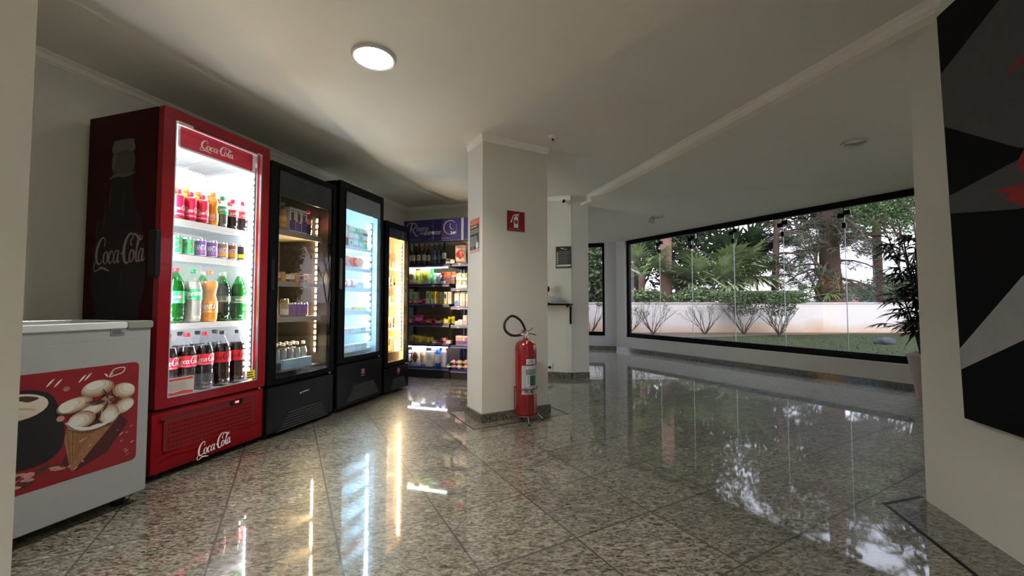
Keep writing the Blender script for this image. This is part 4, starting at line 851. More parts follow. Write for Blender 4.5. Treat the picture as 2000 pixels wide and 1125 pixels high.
# pillow bags, boxes, cartons
def bag_mesh(m, w, h, t, c1, c2, seed=0, lie=False, stripe=None):
    rg = random.Random(seed); n = 22; fr_ = []; ph = [rg.uniform(0, 6) for _ in range(6)]
    def pt(i, j, sgn):
        u, v = i/n, j/n; e = (1-abs(2*u-1)**3)*(1-abs(2*v-1)**2.2)
        wr_ = .10*math.sin(9*u+ph[0]+3*math.sin(5*v+ph[1]))+.09*math.sin(13*v+ph[2]+4*u)+.07*math.sin(21*(u+v)+ph[3])
        y = sgn*(t/2*e*(1+wr_)+.0008); x = (u-.5)*w*(1-.06*math.sin(math.pi*v)*abs(2*u-1)); z = v*h+.004*math.sin(7*u+ph[4])*(v > .95)
        if lie: return (x, z-h/2, y+t*.55)
        return (x, y, z)
    F = lambda i, j: j*(n+1)+i
    for sgn in (-1, 1):
        vs = [pt(i, j, sgn) for j in range(n+1) for i in range(n+1)]
        for mt_i in (0, 1, 2):
            fs = []
            for j in range(n):
                for i in range(n):
                    u, v = (i+.5)/n, (j+.5)/n; k = 1 if ((u-.5)/(.34+.05*math.sin(3*v*6+ph[5])))**2+((v-.48)/(.25+.05*math.sin(5*u+ph[4])))**2 < 1 else (2 if stripe and (v > .80 or v < .12) else 0)
                    if k == mt_i: q = (F(i, j), F(i+1, j), F(i+1, j+1), F(i, j+1)); fs.append(q if sgn < 0 else q[::-1])
            if fs: m.add(vs, fs, (c1, c2, stripe)[mt_i], True)
def pk(name, col): return mat('pack_'+name, col, .35, coat=.25, noise=(25, .25))
PK = dict(yellow=pk('yellow', (.85, .70, .04)), tan=pk('tan', (.50, .33, .12)), green=pk('green', (.04, .60, .16)), lime=pk('lime', (.50, .78, .35)), cyan=pk('cyan', (.02, .50, .55)), white=pk('white', (.80, .82, .84)), sky=pk('sky', (.35, .60, .80)), red=pk('red', (.70, .05, .05)), maroon=pk('maroon', (.22, .02, .04)), purple=pk('purple', (.12, .04, .28)), magenta=pk('magenta', (.75, .03, .30)), pink=pk('pink', (.75, .35, .42)), orange=pk('orange', (.80, .28, .04)), cream=pk('cream', (.80, .75, .55)), brown=pk('brown', (.25, .12, .05)), black=pk('black', (.02, .02, .02)), olive=pk('olive', (.28, .35, .06)), salmon=pk('salmon', (.80, .40, .28)), blue=pk('blue', (.05, .15, .55)), paleblue=pk('paleblue', (.45, .65, .85)), silver=pk('silver', (.55, .58, .62)))
def bag(loc, rot, label, w, h, t, c1, c2, stripe=None, seed=0, lie=False, tilt=0, group=None, name='snack_bag', cat='bag'):
    m = MB(); bag_mesh(m, w, h, t, PK[c1], PK[c2], seed, lie, PK[stripe] if stripe else None)
    o = m.build(name, None, loc, rot); tag(o, label, cat, group)
    if tilt: o.rotation_euler = (R(tilt), 0, rot)
    return o
def box(loc, rot, label, w, h, d, c1, c2, c3=None, seed=0, group=None, name='product_box', cat='box', txt=None):
    m = MB(); m.rbox(-w/2, w/2, -d/2, d/2, 0, h, .002, PK[c1], 1); f = fr_front(-d/2); rg = random.Random(seed)
    m.flat([(-w*.5, h*.05), (w*.5, h*.05), (w*.5, h*(.35+.2*rg.random())), (-w*.5, h*(.3+.2*rg.random()))], f, PK[c2], .0008)
    if c3: m.flat(ellipse(rg.uniform(-.1, .1)*w, h*.62, w*.28, h*.2, 14), f, PK[c3], .0012)
    lines_of_type(m, f, -w*.38, w*.38, h*.72, h*.92, 2, PK[c3 or c2], .001, seed)
    o = m.build(name, None, loc, rot); return tag(o, label, cat, group)
def carton(loc, rot, label, c1, c2, group=None, seed=0, w=.068, h=.17, d=.065):
    root = empty('milk_carton', loc, rot, label, 'carton', group); m = MB(); m.box(-w/2, w/2, -d/2, d/2, 0, h*.86, PK[c1])
    m.add([(-w/2, -d/2, h*.86), (w/2, -d/2, h*.86), (w/2, d/2, h*.86), (-w/2, d/2, h*.86), (-w/2, 0, h), (w/2, 0, h)], [(0, 1, 5, 4), (2, 3, 4, 5), (1, 2, 5), (3, 0, 4)], PK[c1])
    f = fr_front(-d/2); m.flat([(-w/2, 0), (w/2, 0), (w/2, h*.3), (0, h*.42), (-w/2, h*.3)], f, PK[c2], .0008); m.flat(ellipse(0, h*.60, w*.3, h*.09, 14), f, PK['silver'], .001); lines_of_type(m, f, -w*.35, w*.35, h*.70, h*.82, 2, PK[c2], .001, seed); m.build('carton_body', root)
    m = MB(); m.lathe([(.012, 0), (.012, .012), (.010, .014)], cap_w, 14, c=(0, -.008, h*.93)); m.build('cap', root)
# ------------------------------------------------------------------ red cooler: bottles and cans
FC = lambda s, w: ROWROT-math.atan2(s, -w)      # turned to face the aisle
cid = 'red cooler'
def rb(key, s, z, label, w=-2.72, spin=0, group=None): return bottle(key, SW(s, w, z), FC(s, w)+spin, label, group=group)
Z1, Z2, Z3, Z4 = 1.523, 1.305, .878, .44
G1 = 'bottles and cans on the top shelf of the red cooler'; G3 = 'two litre bottles on the third shelf of the red cooler'; G4 = 'two litre cola bottles on the bottom shelf of the red cooler'
for i, (s, lb_) in enumerate(((1.808, 'small red-wrapped bottle at the left end of the top shelf'), (1.882, 'second small red-wrapped bottle from the left on the top shelf'), (1.957, 'third small red-wrapped bottle, in front of the orange drinks'))): rb('redberry_s', s, Z1, lb_, -2.70, group=G1)
rb('fanta_s', 2.036, Z1, 'front orange soda bottle right of the red-wrapped bottles', -2.71, group=G1)
for i, (s, w_) in enumerate(((1.825, -2.79), (1.895, -2.79), (1.975, -2.79), (2.06, -2.80))): rb('fanta_s', s+.02, Z1, ('leftmost', 'second from left', 'third from left', 'rightmost')[i]+' orange soda bottle in the row behind on the top shelf', w_, group=G1)
rb('sprite_s', 2.110, Z1, 'small green-labelled clear soda bottle on the top shelf', group=G1); rb('cola_s', 2.187, Z1, 'small cola bottle beside the green-labelled one on the top shelf', group=G1); rb('cola_s', 2.258, Z1, 'small cola bottle at the right end of the top shelf', -2.71, group=G1)
for s, k in ((2.15, 'cola_s'), (2.235, 'cola_s')): rb(k, s, Z1, 'small cola bottle in the second row, '+('behind the green-labelled bottle' if s < 2.2 else 'far right'), -2.81, group=G1)
cans = [(1.805, 'g', 'green can at the left end of the can shelf'), (1.878, 'g', 'green can second from the left on the can shelf'), (1.955, 'p', 'purple can third from the left on the can shelf'), (2.030, 'p', 'purple can fourth from the left on the can shelf'), (2.103, 'o', 'brown and orange can left of centre right on the can shelf'), (2.172, 'o', 'brown and orange can next to the black-topped can'), (2.240, 'y', 'black can with lime lower half on the can shelf'), (2.283-.0, 'l', 'yellow-green can tucked in behind the last black one')]
def mk_can(k, s, w, lab, g='cans on the second shelf of the red cooler'):
    a = (SW(s, w, Z2), FC(s, w), lab)
    if k == 'g': can('green', *a, l_green, None, ink_w, group=g, alt=mat('crest_red', (.6, .03, .04), .5))
    if k == 'p': can('grape', *a, l_pur, 'FANTA', ink_w, group=g, acc=mat('wrap_violet', (.35, .12, .45), .4))
    if k == 'o': can('orange', *a, l_brn, 'FANTA', ink_w, group=g, acc=l_org)
    if k == 'y': can('citrus', *a, l_blk, None, ink_w, group=g, acc=l_lime)
    if k == 'l': can('lemon', *a, l_yel, None, ink_w, group=g, acc=l_lime)
for s, k, lab in cans[:7]: mk_can(k, s, -2.70, lab)
for i, (s, k) in enumerate(((1.83, 'g'), (1.905, 'g'), (1.985, 'p'), (2.06, 'p'), (2.135, 'o'), (2.205, 'o'), (2.258, 'l'))): mk_can(k, s, -2.785, ('green can in the second row, behind the first green can', 'green can in the second row, behind the second green can', 'purple can in the second row, left of two', 'purple can in the second row, right of two', 'brown can in the second row, left of two', 'brown can in the second row, right of two', 'yellow and lime can at the right end, second row')[i])
rb('guarana2l', 1.822, Z3, 'large green bottle with red cap and green label at the left', group=G3); rb('sprite2l', 1.928, Z3, 'large clear bottle with green cap and green label', -2.72, group=G3); rb('fanta2l', 2.034, Z3, 'large orange bottle with orange cap', group=G3)
rb('kuat2l', 2.145, Z3, 'large dark green bottle with white cap and brown crest', -2.74, .2, group=G3); rb('antar2l', 2.248, Z3, 'large green bottle with white cap at the right end', -2.72, group=G3)
rb('guarana2l', 1.87, Z3, 'large green bottle behind, between the green and clear front bottles', -2.84, group=G3); rb('kuat2l', 2.09, Z3, 'large dark bottle with white cap behind the orange one', -2.86, group=G3); rb('antar2l', 2.205, Z3, 'large green bottle with white cap in the second row', -2.84, group=G3)
for i, (s, k) in enumerate(((1.783, 'cola2l'), (1.893, 'cola2l'), (2.005, 'cola2l'), (2.125, 'colak2l'), (2.238, 'colak2l'))): rb(k, s, Z4, ('large cola bottle with red cap at the left end of the bottom shelf', 'large cola bottle with red cap, second from left, behind the glass sticker', 'large cola bottle with red cap in the middle of the bottom shelf', 'large cola bottle with black cap, second from the right', 'large cola bottle with black cap at the right end')[i], -2.71, group=G4)
for i, (s, k) in enumerate(((1.83, 'cola2l'), (1.95, 'colak2l'), (2.06, 'colak2l'), (2.18, 'colak2l'))): rb(k, s, Z4, ('large cola bottle with red cap in the second row, far left', 'large cola bottle with black cap behind the second and third front bottles', 'large cola bottle with black cap behind the middle', 'large cola bottle with black cap behind the right pair')[i], -2.85, group=G4)
# ------------------------------------------------------------------ first black cooler
A1, A2, A3, A4 = 1.597, 1.178, .893, .47; GB = 'goods in the first black cooler'
def bx(s, w, z, label, wd, h, d, c1, c2, c3=None, g=GB, seed=0, name='product_box', cat='box'): box(SW(s, w, z), ROWROT, label, wd, h, d, c1, c2, c3, seed, g, name, cat)
bottle('juice', SW(2.52, -2.70, A1), ROWROT, 'orange juice bottle at the left edge of the top shelf', group=GB); bottle('juice', SW(2.595, -2.70, A1), ROWROT, 'orange juice bottle beside the dark cartons', group=GB)
for i, s in enumerate((2.668, 2.732, 2.796)): bx(s, -2.70, A1, ('left', 'middle', 'right')[i]+' one of three dark purple cartons on the top shelf', .058, .20, .06, 'white', 'purple', 'maroon', seed=i, name='juice_carton', cat='carton')
bottle('cola_s', SW(2.875, -2.71, A1), ROWROT, 'small pale red-based bottle at the right of the top shelf', group=GB)
for i in range(9): s = 2.50+.047*i; bx(s, -2.70, A2, ('small packet at place %d in the low row on the middle shelf' % (i+1)), .042, .055+.012*(i % 3), .05, ('pink', 'salmon', 'tan', 'white', 'cream', 'tan', 'maroon', 'salmon', 'white')[i], ('maroon', 'brown', 'orange')[i % 3], seed=i, name='small_carton')
bottle('clear1', SW(2.50, -2.70, A3), ROWROT, 'clear bottle at the left of the third shelf', group=GB)
can('tan_tall', SW(2.635, -2.70, A3), ROWROT, 'tall tan can on the third shelf', PK['tan'], None, ink_w, h=.150, r=.031, group=GB, acc=PK['cream']); can('tan_tall', SW(2.60, -2.78, A3), ROWROT, 'tall tan can in the second row of the third shelf', PK['tan'], None, ink_w, h=.150, r=.031, group=GB, acc=PK['cream'])
for i, s in enumerate((2.712, 2.778, 2.844)): can('purple_small', SW(s, -2.70, A3), ROWROT, ('left', 'middle', 'right')[i]+' one of three small purple cans on the third shelf', l_pur, None, ink_w, h=.115, r=.029, group=GB, acc=mat('wrap_plum', (.30, .03, .20), .4))
box(SW(2.745, -2.676, A4), ROWROT, 'added pale blue block in front of the clear bottles at the cooler bottom', .30, .075, .036, 'paleblue', 'sky', None, 1, GB, 'pale_blue_block', 'pack')  # block added for the pale blue patch low on the cooler glass
bottle('water', SW(2.51, -2.70, A4+.06), ROWROT, 'water bottle with blue cap and blue label at the lower left', group=GB)
tb = box(SW(2.51, -2.70, A4), ROWROT, 'low dark crate under the blue-capped water bottle', .09, .06, .12, 'black', 'black', None, 0, GB, 'crate', 'crate')
for i, (s, w_) in enumerate(((2.60, -2.74), (2.67, -2.74), (2.74, -2.74), (2.81, -2.74), (2.88, -2.74), (2.64, -2.82), (2.71, -2.82), (2.78, -2.82), (2.85, -2.82))): bottle('water_plain', SW(s, w_, A4), ROWROT, 'unlabelled clear water bottle standing %s' % ('front row, place %d from left' % (i+1) if i < 5 else 'second row, place %d from left' % (i-4)), group='clear water bottles in the first black cooler')
# ------------------------------------------------------------------ second black cooler
GC = 'frozen goods in the second black cooler'
zs3 = (1.568, 1.361, 1.161, .925, .716, .54)
def b3(*a, **k): bx(*a, g=GC, **k)
for i, (s, c) in enumerate(((3.235, 'red'), (3.31, 'salmon'), (3.385, 'white'), (3.46, 'white'), (3.535, 'sky'), (3.61, 'white'))):
    for j in range(3 if i > 1 else 1):
        h = .21 if i < 2 else .068; b3(s, -2.70, zs3[0]+j*(h+.001), ('tall %s box at the upper left' % ('red' if i == 0 else 'salmon pink') if i < 2 else '%s carton in stack %d, %s layer, on the top shelf' % (('white', 'white', 'pale blue', 'white')[i-2], i-1, ('bottom', 'middle', 'top')[j])), .070, h, .09, c, ('orange', 'maroon', 'sky', 'pink', 'silver', 'green')[(i+j) % 6], ('cream', 'white', 'olive')[(i+j) % 3], seed=i*3+j)
for i, (s, c, c2_) in enumerate(((3.24, 'orange', 'red'), (3.33, 'red', 'pink'), (3.42, 'salmon', 'red'), (3.51, 'red', 'orange'), (3.60, 'pink', 'salmon'))): bag(SW(s, -2.70, zs3[1]), ROWROT, ('%s and %s bag, place %d from left on the second shelf' % (c, c2_, i+1)), .086, .135, .05, c, c2_, 'white', i, group=GC, name='frozen_bag')
for i, (s, c, c2_) in enumerate(((3.24, 'yellow', 'olive'), (3.32, 'yellow', 'cream'), (3.40, 'pink', 'white'), (3.48, 'pink', 'cream'), (3.56, 'white', 'silver'), (3.63, 'silver', 'white'))): bag(SW(s, -2.70, zs3[2]), ROWROT, ('low %s packet, place %d from left on the third shelf' % (c, i+1)), .075, .085, .05, c, c2_, None, i+10, group=GC, name='frozen_packet', cat='packet')
for i, (s, c) in enumerate(((3.25, 'pink'), (3.34, 'cream'), (3.43, 'salmon'), (3.52, 'yellow'), (3.60, 'white'))): b3(s, -2.70, zs3[3], 'low %s tray, place %d from left on the fourth shelf' % (c, i+1), .08, .04, .10, c, 'white', None, seed=i, name='food_tray', cat='tray')
for i, (s, c) in enumerate(((3.25, 'magenta'), (3.34, 'pink'), (3.43, 'silver'), (3.52, 'white'), (3.60, 'sky'))): b3(s, -2.70, zs3[4], 'low %s tub, place %d from left on the fifth shelf' % (c, i+1), .075, .038, .09, c, 'white', None, seed=i+5, name='food_tub', cat='tub')
for i in range(5): b3(3.25+.09*i, -2.70, zs3[5], 'grey pack lying on the cooler floor, place %d from left' % (i+1), .075, .05, .10, 'silver', 'white', None, seed=i+9, name='food_pack', cat='pack')
# ------------------------------------------------------------------ narrow warm cooler
GD = 'goods in the narrow warm-lit cooler'
zs4 = (1.422, 1.20, 1.018, .722, .45)
warm_c = ('cream', 'tan', 'yellow', 'orange', 'salmon')
for r_, z in enumerate(zs4):
    for i in range(5):
        s = 3.935+.062*i; nm = ('top', 'second', 'third', 'fourth', 'lowest')[r_]; pl = ('leftmost', 'second', 'middle', 'fourth', 'rightmost')[i]
        if r_ in (1, 3): can('warm_%d' % ((i+r_) % 3), SW(s, -2.68, z), ROWROT, '%s can on the %s shelf of the narrow cooler' % (pl, nm), PK[warm_c[(i+r_) % 3]], None, ink_w, h=.118, r=.028, group=GD, acc=PK[('orange', 'cream', 'brown')[(i+r_) % 3]])
        else: bx(s, -2.68, z, '%s carton on the %s shelf of the narrow cooler' % (pl, nm), .052, .15+.02*((i*7+r_) % 3), .06, warm_c[(i*2+r_) % 5], warm_c[(i+r_+1) % 5], 'brown', g=GD, seed=i+r_, name='drink_carton', cat='carton')
# ================================================================== BLUE SHELVING WITH SIGN
navy = mat('navy_shelf', (.035, .030, .14), .35, coat=.2); lipw = mat('shelf_lip', (.30, .28, .40), .35); bkp = mat('shelf_back', (.36, .31, .23), .55, noise=(12, .15))
US = 4.92; uD = 5.40
SZ = (1.540, 1.268, .995, .728, .465, .150)
def shelving(name, v0, v1, label, dz, lipc):
    root = empty(name, SW(US, v0), BACKROT, label, 'shelving unit'); w = v1-v0; D = uD-US
    m = MB(); m.box(0, w, D-.02, D, .02, 1.86, bkp)
    for z in (1.12, .85, .60, .35, 1.38): m.box(.02, w-.02, D-.024, D-.02, z, z+.006, mat('back_rib', (.16, .14, .10), .4))
    m.build('back_panel', root)
    for x in (0, w-.03): m = MB(); m.box(x, x+.03, D-.06, D-.02, 0, 1.86, navy); m.build('upright', root)
    for i, z in enumerate(SZ):
        z += dz[i]; y0 = 0 if i != 0 else .02
        m = MB(); m.box(.004, w-.004, y0+.004, D-.025, z-.02, z, navy); m.box(.004, w-.004, y0, y0+.004, z-.042, z-.002, navy); m.box(.004, w-.004, y0-.003, y0, z-.036 if lipc[i] else z-.012, z-.026 if lipc[i] else z-.006, lipw)
        for x in (.004, w-.008): m.box(x, x+.004, y0+.02, D-.03, z-.05, z-.004, navy)
        m.build('shelf', root)
    m = MB(); m.box(.0, w, .02, D-.025, 0, .105, mat('plinth_dark', (.008, .008, .012), .5)); m.build('plinth', root)
    return root
u1 = shelving('shelving_unit', -3.08, -2.30, 'navy shelving unit of snacks and wines under the shop sign', (0,)*6, (1, 1, 0, 1, 0, 1))
u2 = shelving('shelving_unit', -2.285, -1.50, 'navy shelving unit half hidden behind the white pillar', (0, -.06, -.03, -.01, -.015, -.02), (1, 0, 1, 0, 1, 1))
led_tube = emis('shelf_light', (.85, 1.0, .88), 13.0); led_tube2 = emis('shelf_light_cool', (.85, .85, 1.0), 13.0)
for z, em in ((SZ[0]-.05, led_tube), (SZ[4]-.05, led_tube2)):
    m = MB(); m.box(.05, .74, .02, .035, z-.008, z+.004, em); m.build('shelf_light', u1)
# sign over it
sgp = mat('sign_purple', (.035, .025, .15), .4); sgl_ = mat('sign_lilac', (.45, .38, .50), .5); sgb = mat('sign_frame', (.03, .02, .08), .4)
def shop_sign(v0, v1, full, label):
    root = empty('shop_sign', SW(US, v0, 1.84), BACKROT, label, 'sign'); w = v1-v0
    m = MB(); m.box(0, w, -.02, .06, 0, .30, sgb); m.box(.004, w-.004, -.022, -.02, .004, .296, sgp); m.build('sign_board', root)
    f = fr_front(-.022); m = MB()
    if full:
        k = .82
        # capital R and the rest of the word, italic serif
        stroke(m, [(.06, .205, .008), (.055, .235, .010), (.085, .262, .012), (.14, .268, .014), (.185, .250, .016), (.190, .215, .018), (.155, .185, .012), (.125, .178, .008)], f, sgl_)
        stroke(m, [(.13, .262, .020), (.115, .20, .022), (.098, .145, .022), (.085, .128, .010)], f, sgl_); stroke(m, [(.125, .185, .010), (.15, .15, .022), (.175, .11, .022), (.205, .085, .014), (.235, .092, .006)], f, sgl_)
        text(m, 'hema', f, .195, .375, .145, .225, sgl_, .001, shear=.25, bold=.015)
        m.add([f(.24, .10, .0008), f(.33, .10, .0008), f(.34, .132, .0008), (.25, -.0228, .132)], [(0, 1, 2, 3)], mat('sign_fade', (.22, .20, .30), .5))
        text(m, 'EXPRESS', f, .315, .565, .092, .138, mat('sign_white', (.70, .68, .70), .5), .0014, shear=.25, bold=.03)
        # clock arc with hands and the number
        cx, cz, rr = .700, .180, .092
        stroke(m, [(cx+rr*math.cos(R(a)), cz+rr*math.sin(R(a)), .006+.008*math.sin(R((a-35)/235*180))) for a in range(40, 285, 12)], f, sgl_, .001, 2)
        stroke(m, [(cx, cz+.06, .006), (cx+.003, cz-.005, .010), (cx+.05, cz-.035, .006)], f, sgl_, .001); text(m, '24', f, .705, .765, .085, .125, ink_w, .0016, bold=.03); text(m, 'h', f, .768, .785, .095, .125, ink_w, .0016, bold=.03)
        for i, ch in enumerate('HORAS'): text(m, ch, f, .785, .797, .205-.022*i, .220-.022*i, sgl_, .001, bold=.02)
        lines_of_type(m, f, .06, .33, .030, .040, 1, sgl_, .001, 3); lines_of_type(m, f, .38, .80, .034, .044, 1, sgl_, .001, 4)
    m.box(0, w, -.024, -.02, 0, .010, mat('sign_trim', (.14, .12, .22), .3)); m.build('sign_print', root)
shop_sign(-2.985, -2.13, True, 'purple sign with a script shop name and a clock above the shelves')
shop_sign(-2.085, -1.55, False, 'second purple sign board, mostly hidden by the pillar')
m = MB(); m.rbox(-2.127, -2.09, 0, .012, 0, .30, .004, mat('light_tube', (.45, .42, .52), .4)); tb = m.build('sign_divider', None, SW(US-.02, 0, 1.84), BACKROT); tag(tb, 'grey vertical divider strip between the two purple sign boards', 'trim strip')
def V(px, u=5.02): k = (px-1000)/785; return (.96*k-.279)*u/(.96+.279*k)
def onS(px, row, u=5.02, unit=0, dv=0): z = SZ[row]+((0,)*6 if unit == 0 else (0, -.06, -.03, -.01, -.015, -.02))[row]; return SW(u, V(px, u)+dv, z)
g1_ = 'bottles on the top shelf under the purple sign'
for i, (px, key, lb_) in enumerate(((799, 'wine', 'dark wine bottle at the far left of the top shelf'), (808, 'wine', 'dark wine bottle, second from left'), (818, 'wine', 'dark wine bottle, third from left'), (828.5, 'wine_rose', 'wine bottle with a rosy foil neck'), (837, 'wine_rose', 'wine bottle with rosy foil neck, beside the blue bottles'), (848.5, 'vodka', 'dark blue bottle, left of the pair'), (857.5, 'vodka', 'dark blue bottle, right of the pair'), (867.5, 'whisky', 'black-capped bottle with a large white label'))): bottle(key, onS(px, 0, 5.0 if i != 4 else 5.06), BACKROT, lb_, group=g1_)
box(onS(876, 0, 4.99), BACKROT, 'small dark jar-like pack beside the white-labelled bottle', .06, .07, .06, 'black', 'silver', None, 1, None, 'small_pack', 'pack')
box(onS(885, 0, 4.99), BACKROT, 'small green and white pack at the right of the wine bottles', .065, .06, .06, 'olive', 'white', 'white', 2, None, 'small_pack', 'pack')
bag(onS(899.5, 0, 5.0, 1), BACKROT, 'plump red and cream bread bag at the top right of the shelves', .165, .25, .10, 'cream', 'red', 'salmon', 3, name='bread_bag'); bag(onS(916, 0, 5.14, 1), BACKROT, 'second plump cream bag, cut off by the pillar', .165, .25, .10, 'cream', 'orange', 'white', 4, name='bread_bag')
gs = 'snack bags on the second shelf'
for i, (px, c, c2_, st_, h, w_, u) in enumerate(((803, 'cream', 'tan', 'salmon', .215, .15, 5.03), (813, 'yellow', 'olive', None, .20, .13, 4.99), (822, 'tan', 'brown', None, .19, .12, 5.05), (831, 'lime', 'yellow', 'white', .225, .15, 5.06), (838, 'green', 'lime', None, .22, .14, 5.02), (846, 'cyan', 'green', None, .16, .12, 4.98), (853, 'sky', 'white', 'white', .15, .12, 5.02), (860, 'white', 'sky', 'pink', .13, .11, 4.98))):
    bag(onS(px, 1, 4.975+.058*(i % 3)), BACKROT+.1*math.sin(i*2), ('tall cream snack bag at the left end', 'bright yellow snack bag', 'brown tan snack bag', 'pale green snack bag', 'bright green snack bag', 'teal snack bag', 'light blue snack bag', 'white and blue small snack bag')[i]+' of the second shelf', w_, h, .048, c, c2_, st_, i+20, group=gs, tilt=0)
for i, (px, c, c2_, hz) in enumerate(((868, 'maroon', 'white', 0), (877, 'purple', 'maroon', 0), (886, 'brown', 'maroon', 0), (869, 'red', 'orange', .085), (878.5, 'orange', 'red', .085), (888, 'red', 'salmon', .085))):
    x, y, z = onS(px, 1, 5.0); z += hz if hz == 0 else .0855; box((x, y, z), BACKROT, ('%s biscuit pack, %s layer, %s of the stacks' % (c, 'lower' if hz == 0 else 'upper', ('left', 'middle', 'right')[i % 3])), .067, .085 if hz == 0 else .075, .08, c, c2_, None, i, 'stacked biscuit packs on the second shelf', 'biscuit_pack', 'pack')
for i, (px, dz_) in enumerate(((898, 0), (909, 0), (898, .10), (909, .10))):
    x, y, z = onS(px, 1, 5.0, 1); box((x, y, z+(.101 if dz_ else 0)), BACKROT, 'green and white pack, %s layer %s of the right unit' % ('upper' if dz_ else 'lower', 'left' if px < 900 else 'right'), .08, .10, .08, 'olive', 'white', 'cream', i, 'green and white packs on the right unit', 'biscuit_pack', 'pack')
# third shelf
box(onS(810, 2, 5.06), BACKROT, 'green-topped white box standing at the left', .11, .17, .06, 'cream', 'salmon', 'green', 3)
for i, px in enumerate((803, 812, 821, 830)): bag(onS(px, 2, 4.97), BACKROT, '%s pink packet lying on the third shelf' % ('first', 'second', 'third', 'fourth')[i], .066, .07, .045, ('red', 'pink', 'magenta', 'pink')[i], ('cream', 'white', 'salmon', 'maroon')[i], None, i+40, lie=False, group='pink packets on the third shelf', name='packet', cat='packet')
for i, (px, c, c2_, h) in enumerate(((838, 'cream', 'white', .175), (846.5, 'yellow', 'white', .165), (855, 'yellow', 'cream', .17), (863.5, 'cream', 'yellow', .16), (872, 'white', 'cream', .165), (880.5, 'cream', 'white', .165))): box(onS(px, 2, 5.0), BACKROT, ('cream box left of the yellow ones', 'pale yellow box', 'bright yellow box', 'cream box right of the yellow ones', 'white box, left of the last two', 'cream box beside the milk cartons')[i]+' on the third shelf', .052, h, .07, c, c2_, ('green', 'olive', 'orange', 'silver', 'black', 'silver')[i], i, 'upright boxes on the third shelf')
for i, (px, c2_) in enumerate(((894, 'blue'), (905, 'salmon'), (916, 'salmon'))): carton(onS(px, 2, 4.99, 1), BACKROT, ('milk carton with blue band', 'milk carton with red band', 'milk carton with red band, partly behind the pillar')[i]+' on the right unit', 'cream', c2_, 'milk cartons', i, h=.19)
# fourth shelf
for i, (px, c, c2_, h, w_) in enumerate(((800, 'salmon', 'pink', .06, .09), (808, 'pink', 'white', .055, .10), (818, 'magenta', 'pink', .115, .14), (829, 'salmon', 'red', .05, .10), (838, 'red', 'pink', .06, .10), (847, 'red', 'maroon', .065, .10), (856, 'pink', 'cream', .045, .09), (865, 'cream', 'white', .05, .09), (873, 'yellow', 'cream', .07, .09), (882, 'yellow', 'olive', .095, .10))):
    bag(onS(px, 3, 4.965+.055*(i % 2)), BACKROT+.15*math.sin(i), '%s packet, place %d from left on the fourth shelf' % (c, i+1), w_, h, .05, c, c2_, None, i+60, group='packets on the fourth shelf', name='sweet_packet', cat='packet')
for i, (px, c, h) in enumerate(((894, 'white', .05), (901, 'cream', .07), (910, 'salmon', .13))): box(onS(px, 3, 4.99, 1), BACKROT, '%s pack, place %d on the fourth shelf of the right unit' % (c, i+1), .06, h, .06, c, 'pink', 'white', i, None, 'small_pack', 'pack')
# fifth shelf
for i, (px, h, c) in enumerate(((802, .085, 'tan'), (810, .10, 'yellow'), (818, .095, 'yellow'), (826, .09, 'yellow'), (834, .085, 'yellow'), (841, .075, 'yellow'))): bag(onS(px, 4, 4.965+.06*(i % 2)), BACKROT+.2*math.sin(3*i), 'yellow noodle packet, place %d from left on the fifth shelf' % (i+1), .10, h, .06, c, ('orange', 'olive', 'orange', 'cream', 'orange', 'cream')[i], None, i+80, group='yellow packets on the fifth shelf', name='noodle_packet', cat='packet')
for i, (px, c, c2_, h) in enumerate(((851, 'pink', 'white', .04), (860, 'maroon', 'pink', .045), (869, 'pink', 'maroon', .075), (878, 'cream', 'white', .045))): box(onS(px, 4, 4.98), BACKROT, '%s flat box, place %d right of the yellow packets' % (c, i+1), .067, h, .07, c, c2_, None, i, 'flat boxes on the fifth shelf', 'flat_box', 'box')
box(onS(899, 4, 4.98, 1), BACKROT, 'purple box with an orange picture on the right unit', .10, .125, .06, 'pink', 'purple', 'orange', 5); box(onS(913, 4, 4.98, 1), BACKROT, 'purple and white box at the pillar edge', .10, .12, .06, 'white', 'purple', 'magenta', 6)
# bottom shelf
bag(onS(802, 5, 5.07), BACKROT, 'red and white bag at the left end of the bottom shelf', .10, .20, .07, 'maroon', 'white', 'white', 90, name='cleaning_bag'); 
bag(onS(814, 5, 4.98), BACKROT, 'large cream bag with dark brown print on the bottom shelf', .13, .245, .08, 'cream', 'brown', 'white', 91, name='charcoal_bag'); bag(onS(826, 5, 5.07), BACKROT, 'large cream bag right of the brown-printed one', .12, .24, .08, 'cream', 'tan', 'white', 92, name='charcoal_bag')
box(onS(841, 5, 5.0), BACKROT, 'tall plain cream pack on the bottom shelf', .10, .20, .08, 'cream', 'cream', 'silver', 7, None, 'paper_pack', 'pack'); box(onS(851.5, 5, 5.10), BACKROT, 'white pack behind the blue bottle', .10, .235, .06, 'white', 'silver', 'blue', 8, None, 'paper_pack', 'pack')
bottle('bleach', onS(856.5, 5, 4.98), BACKROT, 'blue cleaning bottle with white cap on the bottom shelf'); bottle('softener', onS(868, 5, 4.98), BACKROT, 'silvery lilac bottle with pink cap on the bottom shelf')
box(onS(878.5, 5, 4.97), BACKROT, 'small dark green and white pack on the bottom shelf', .06, .055, .06, 'black', 'white', 'green', 9, None, 'small_pack', 'pack')
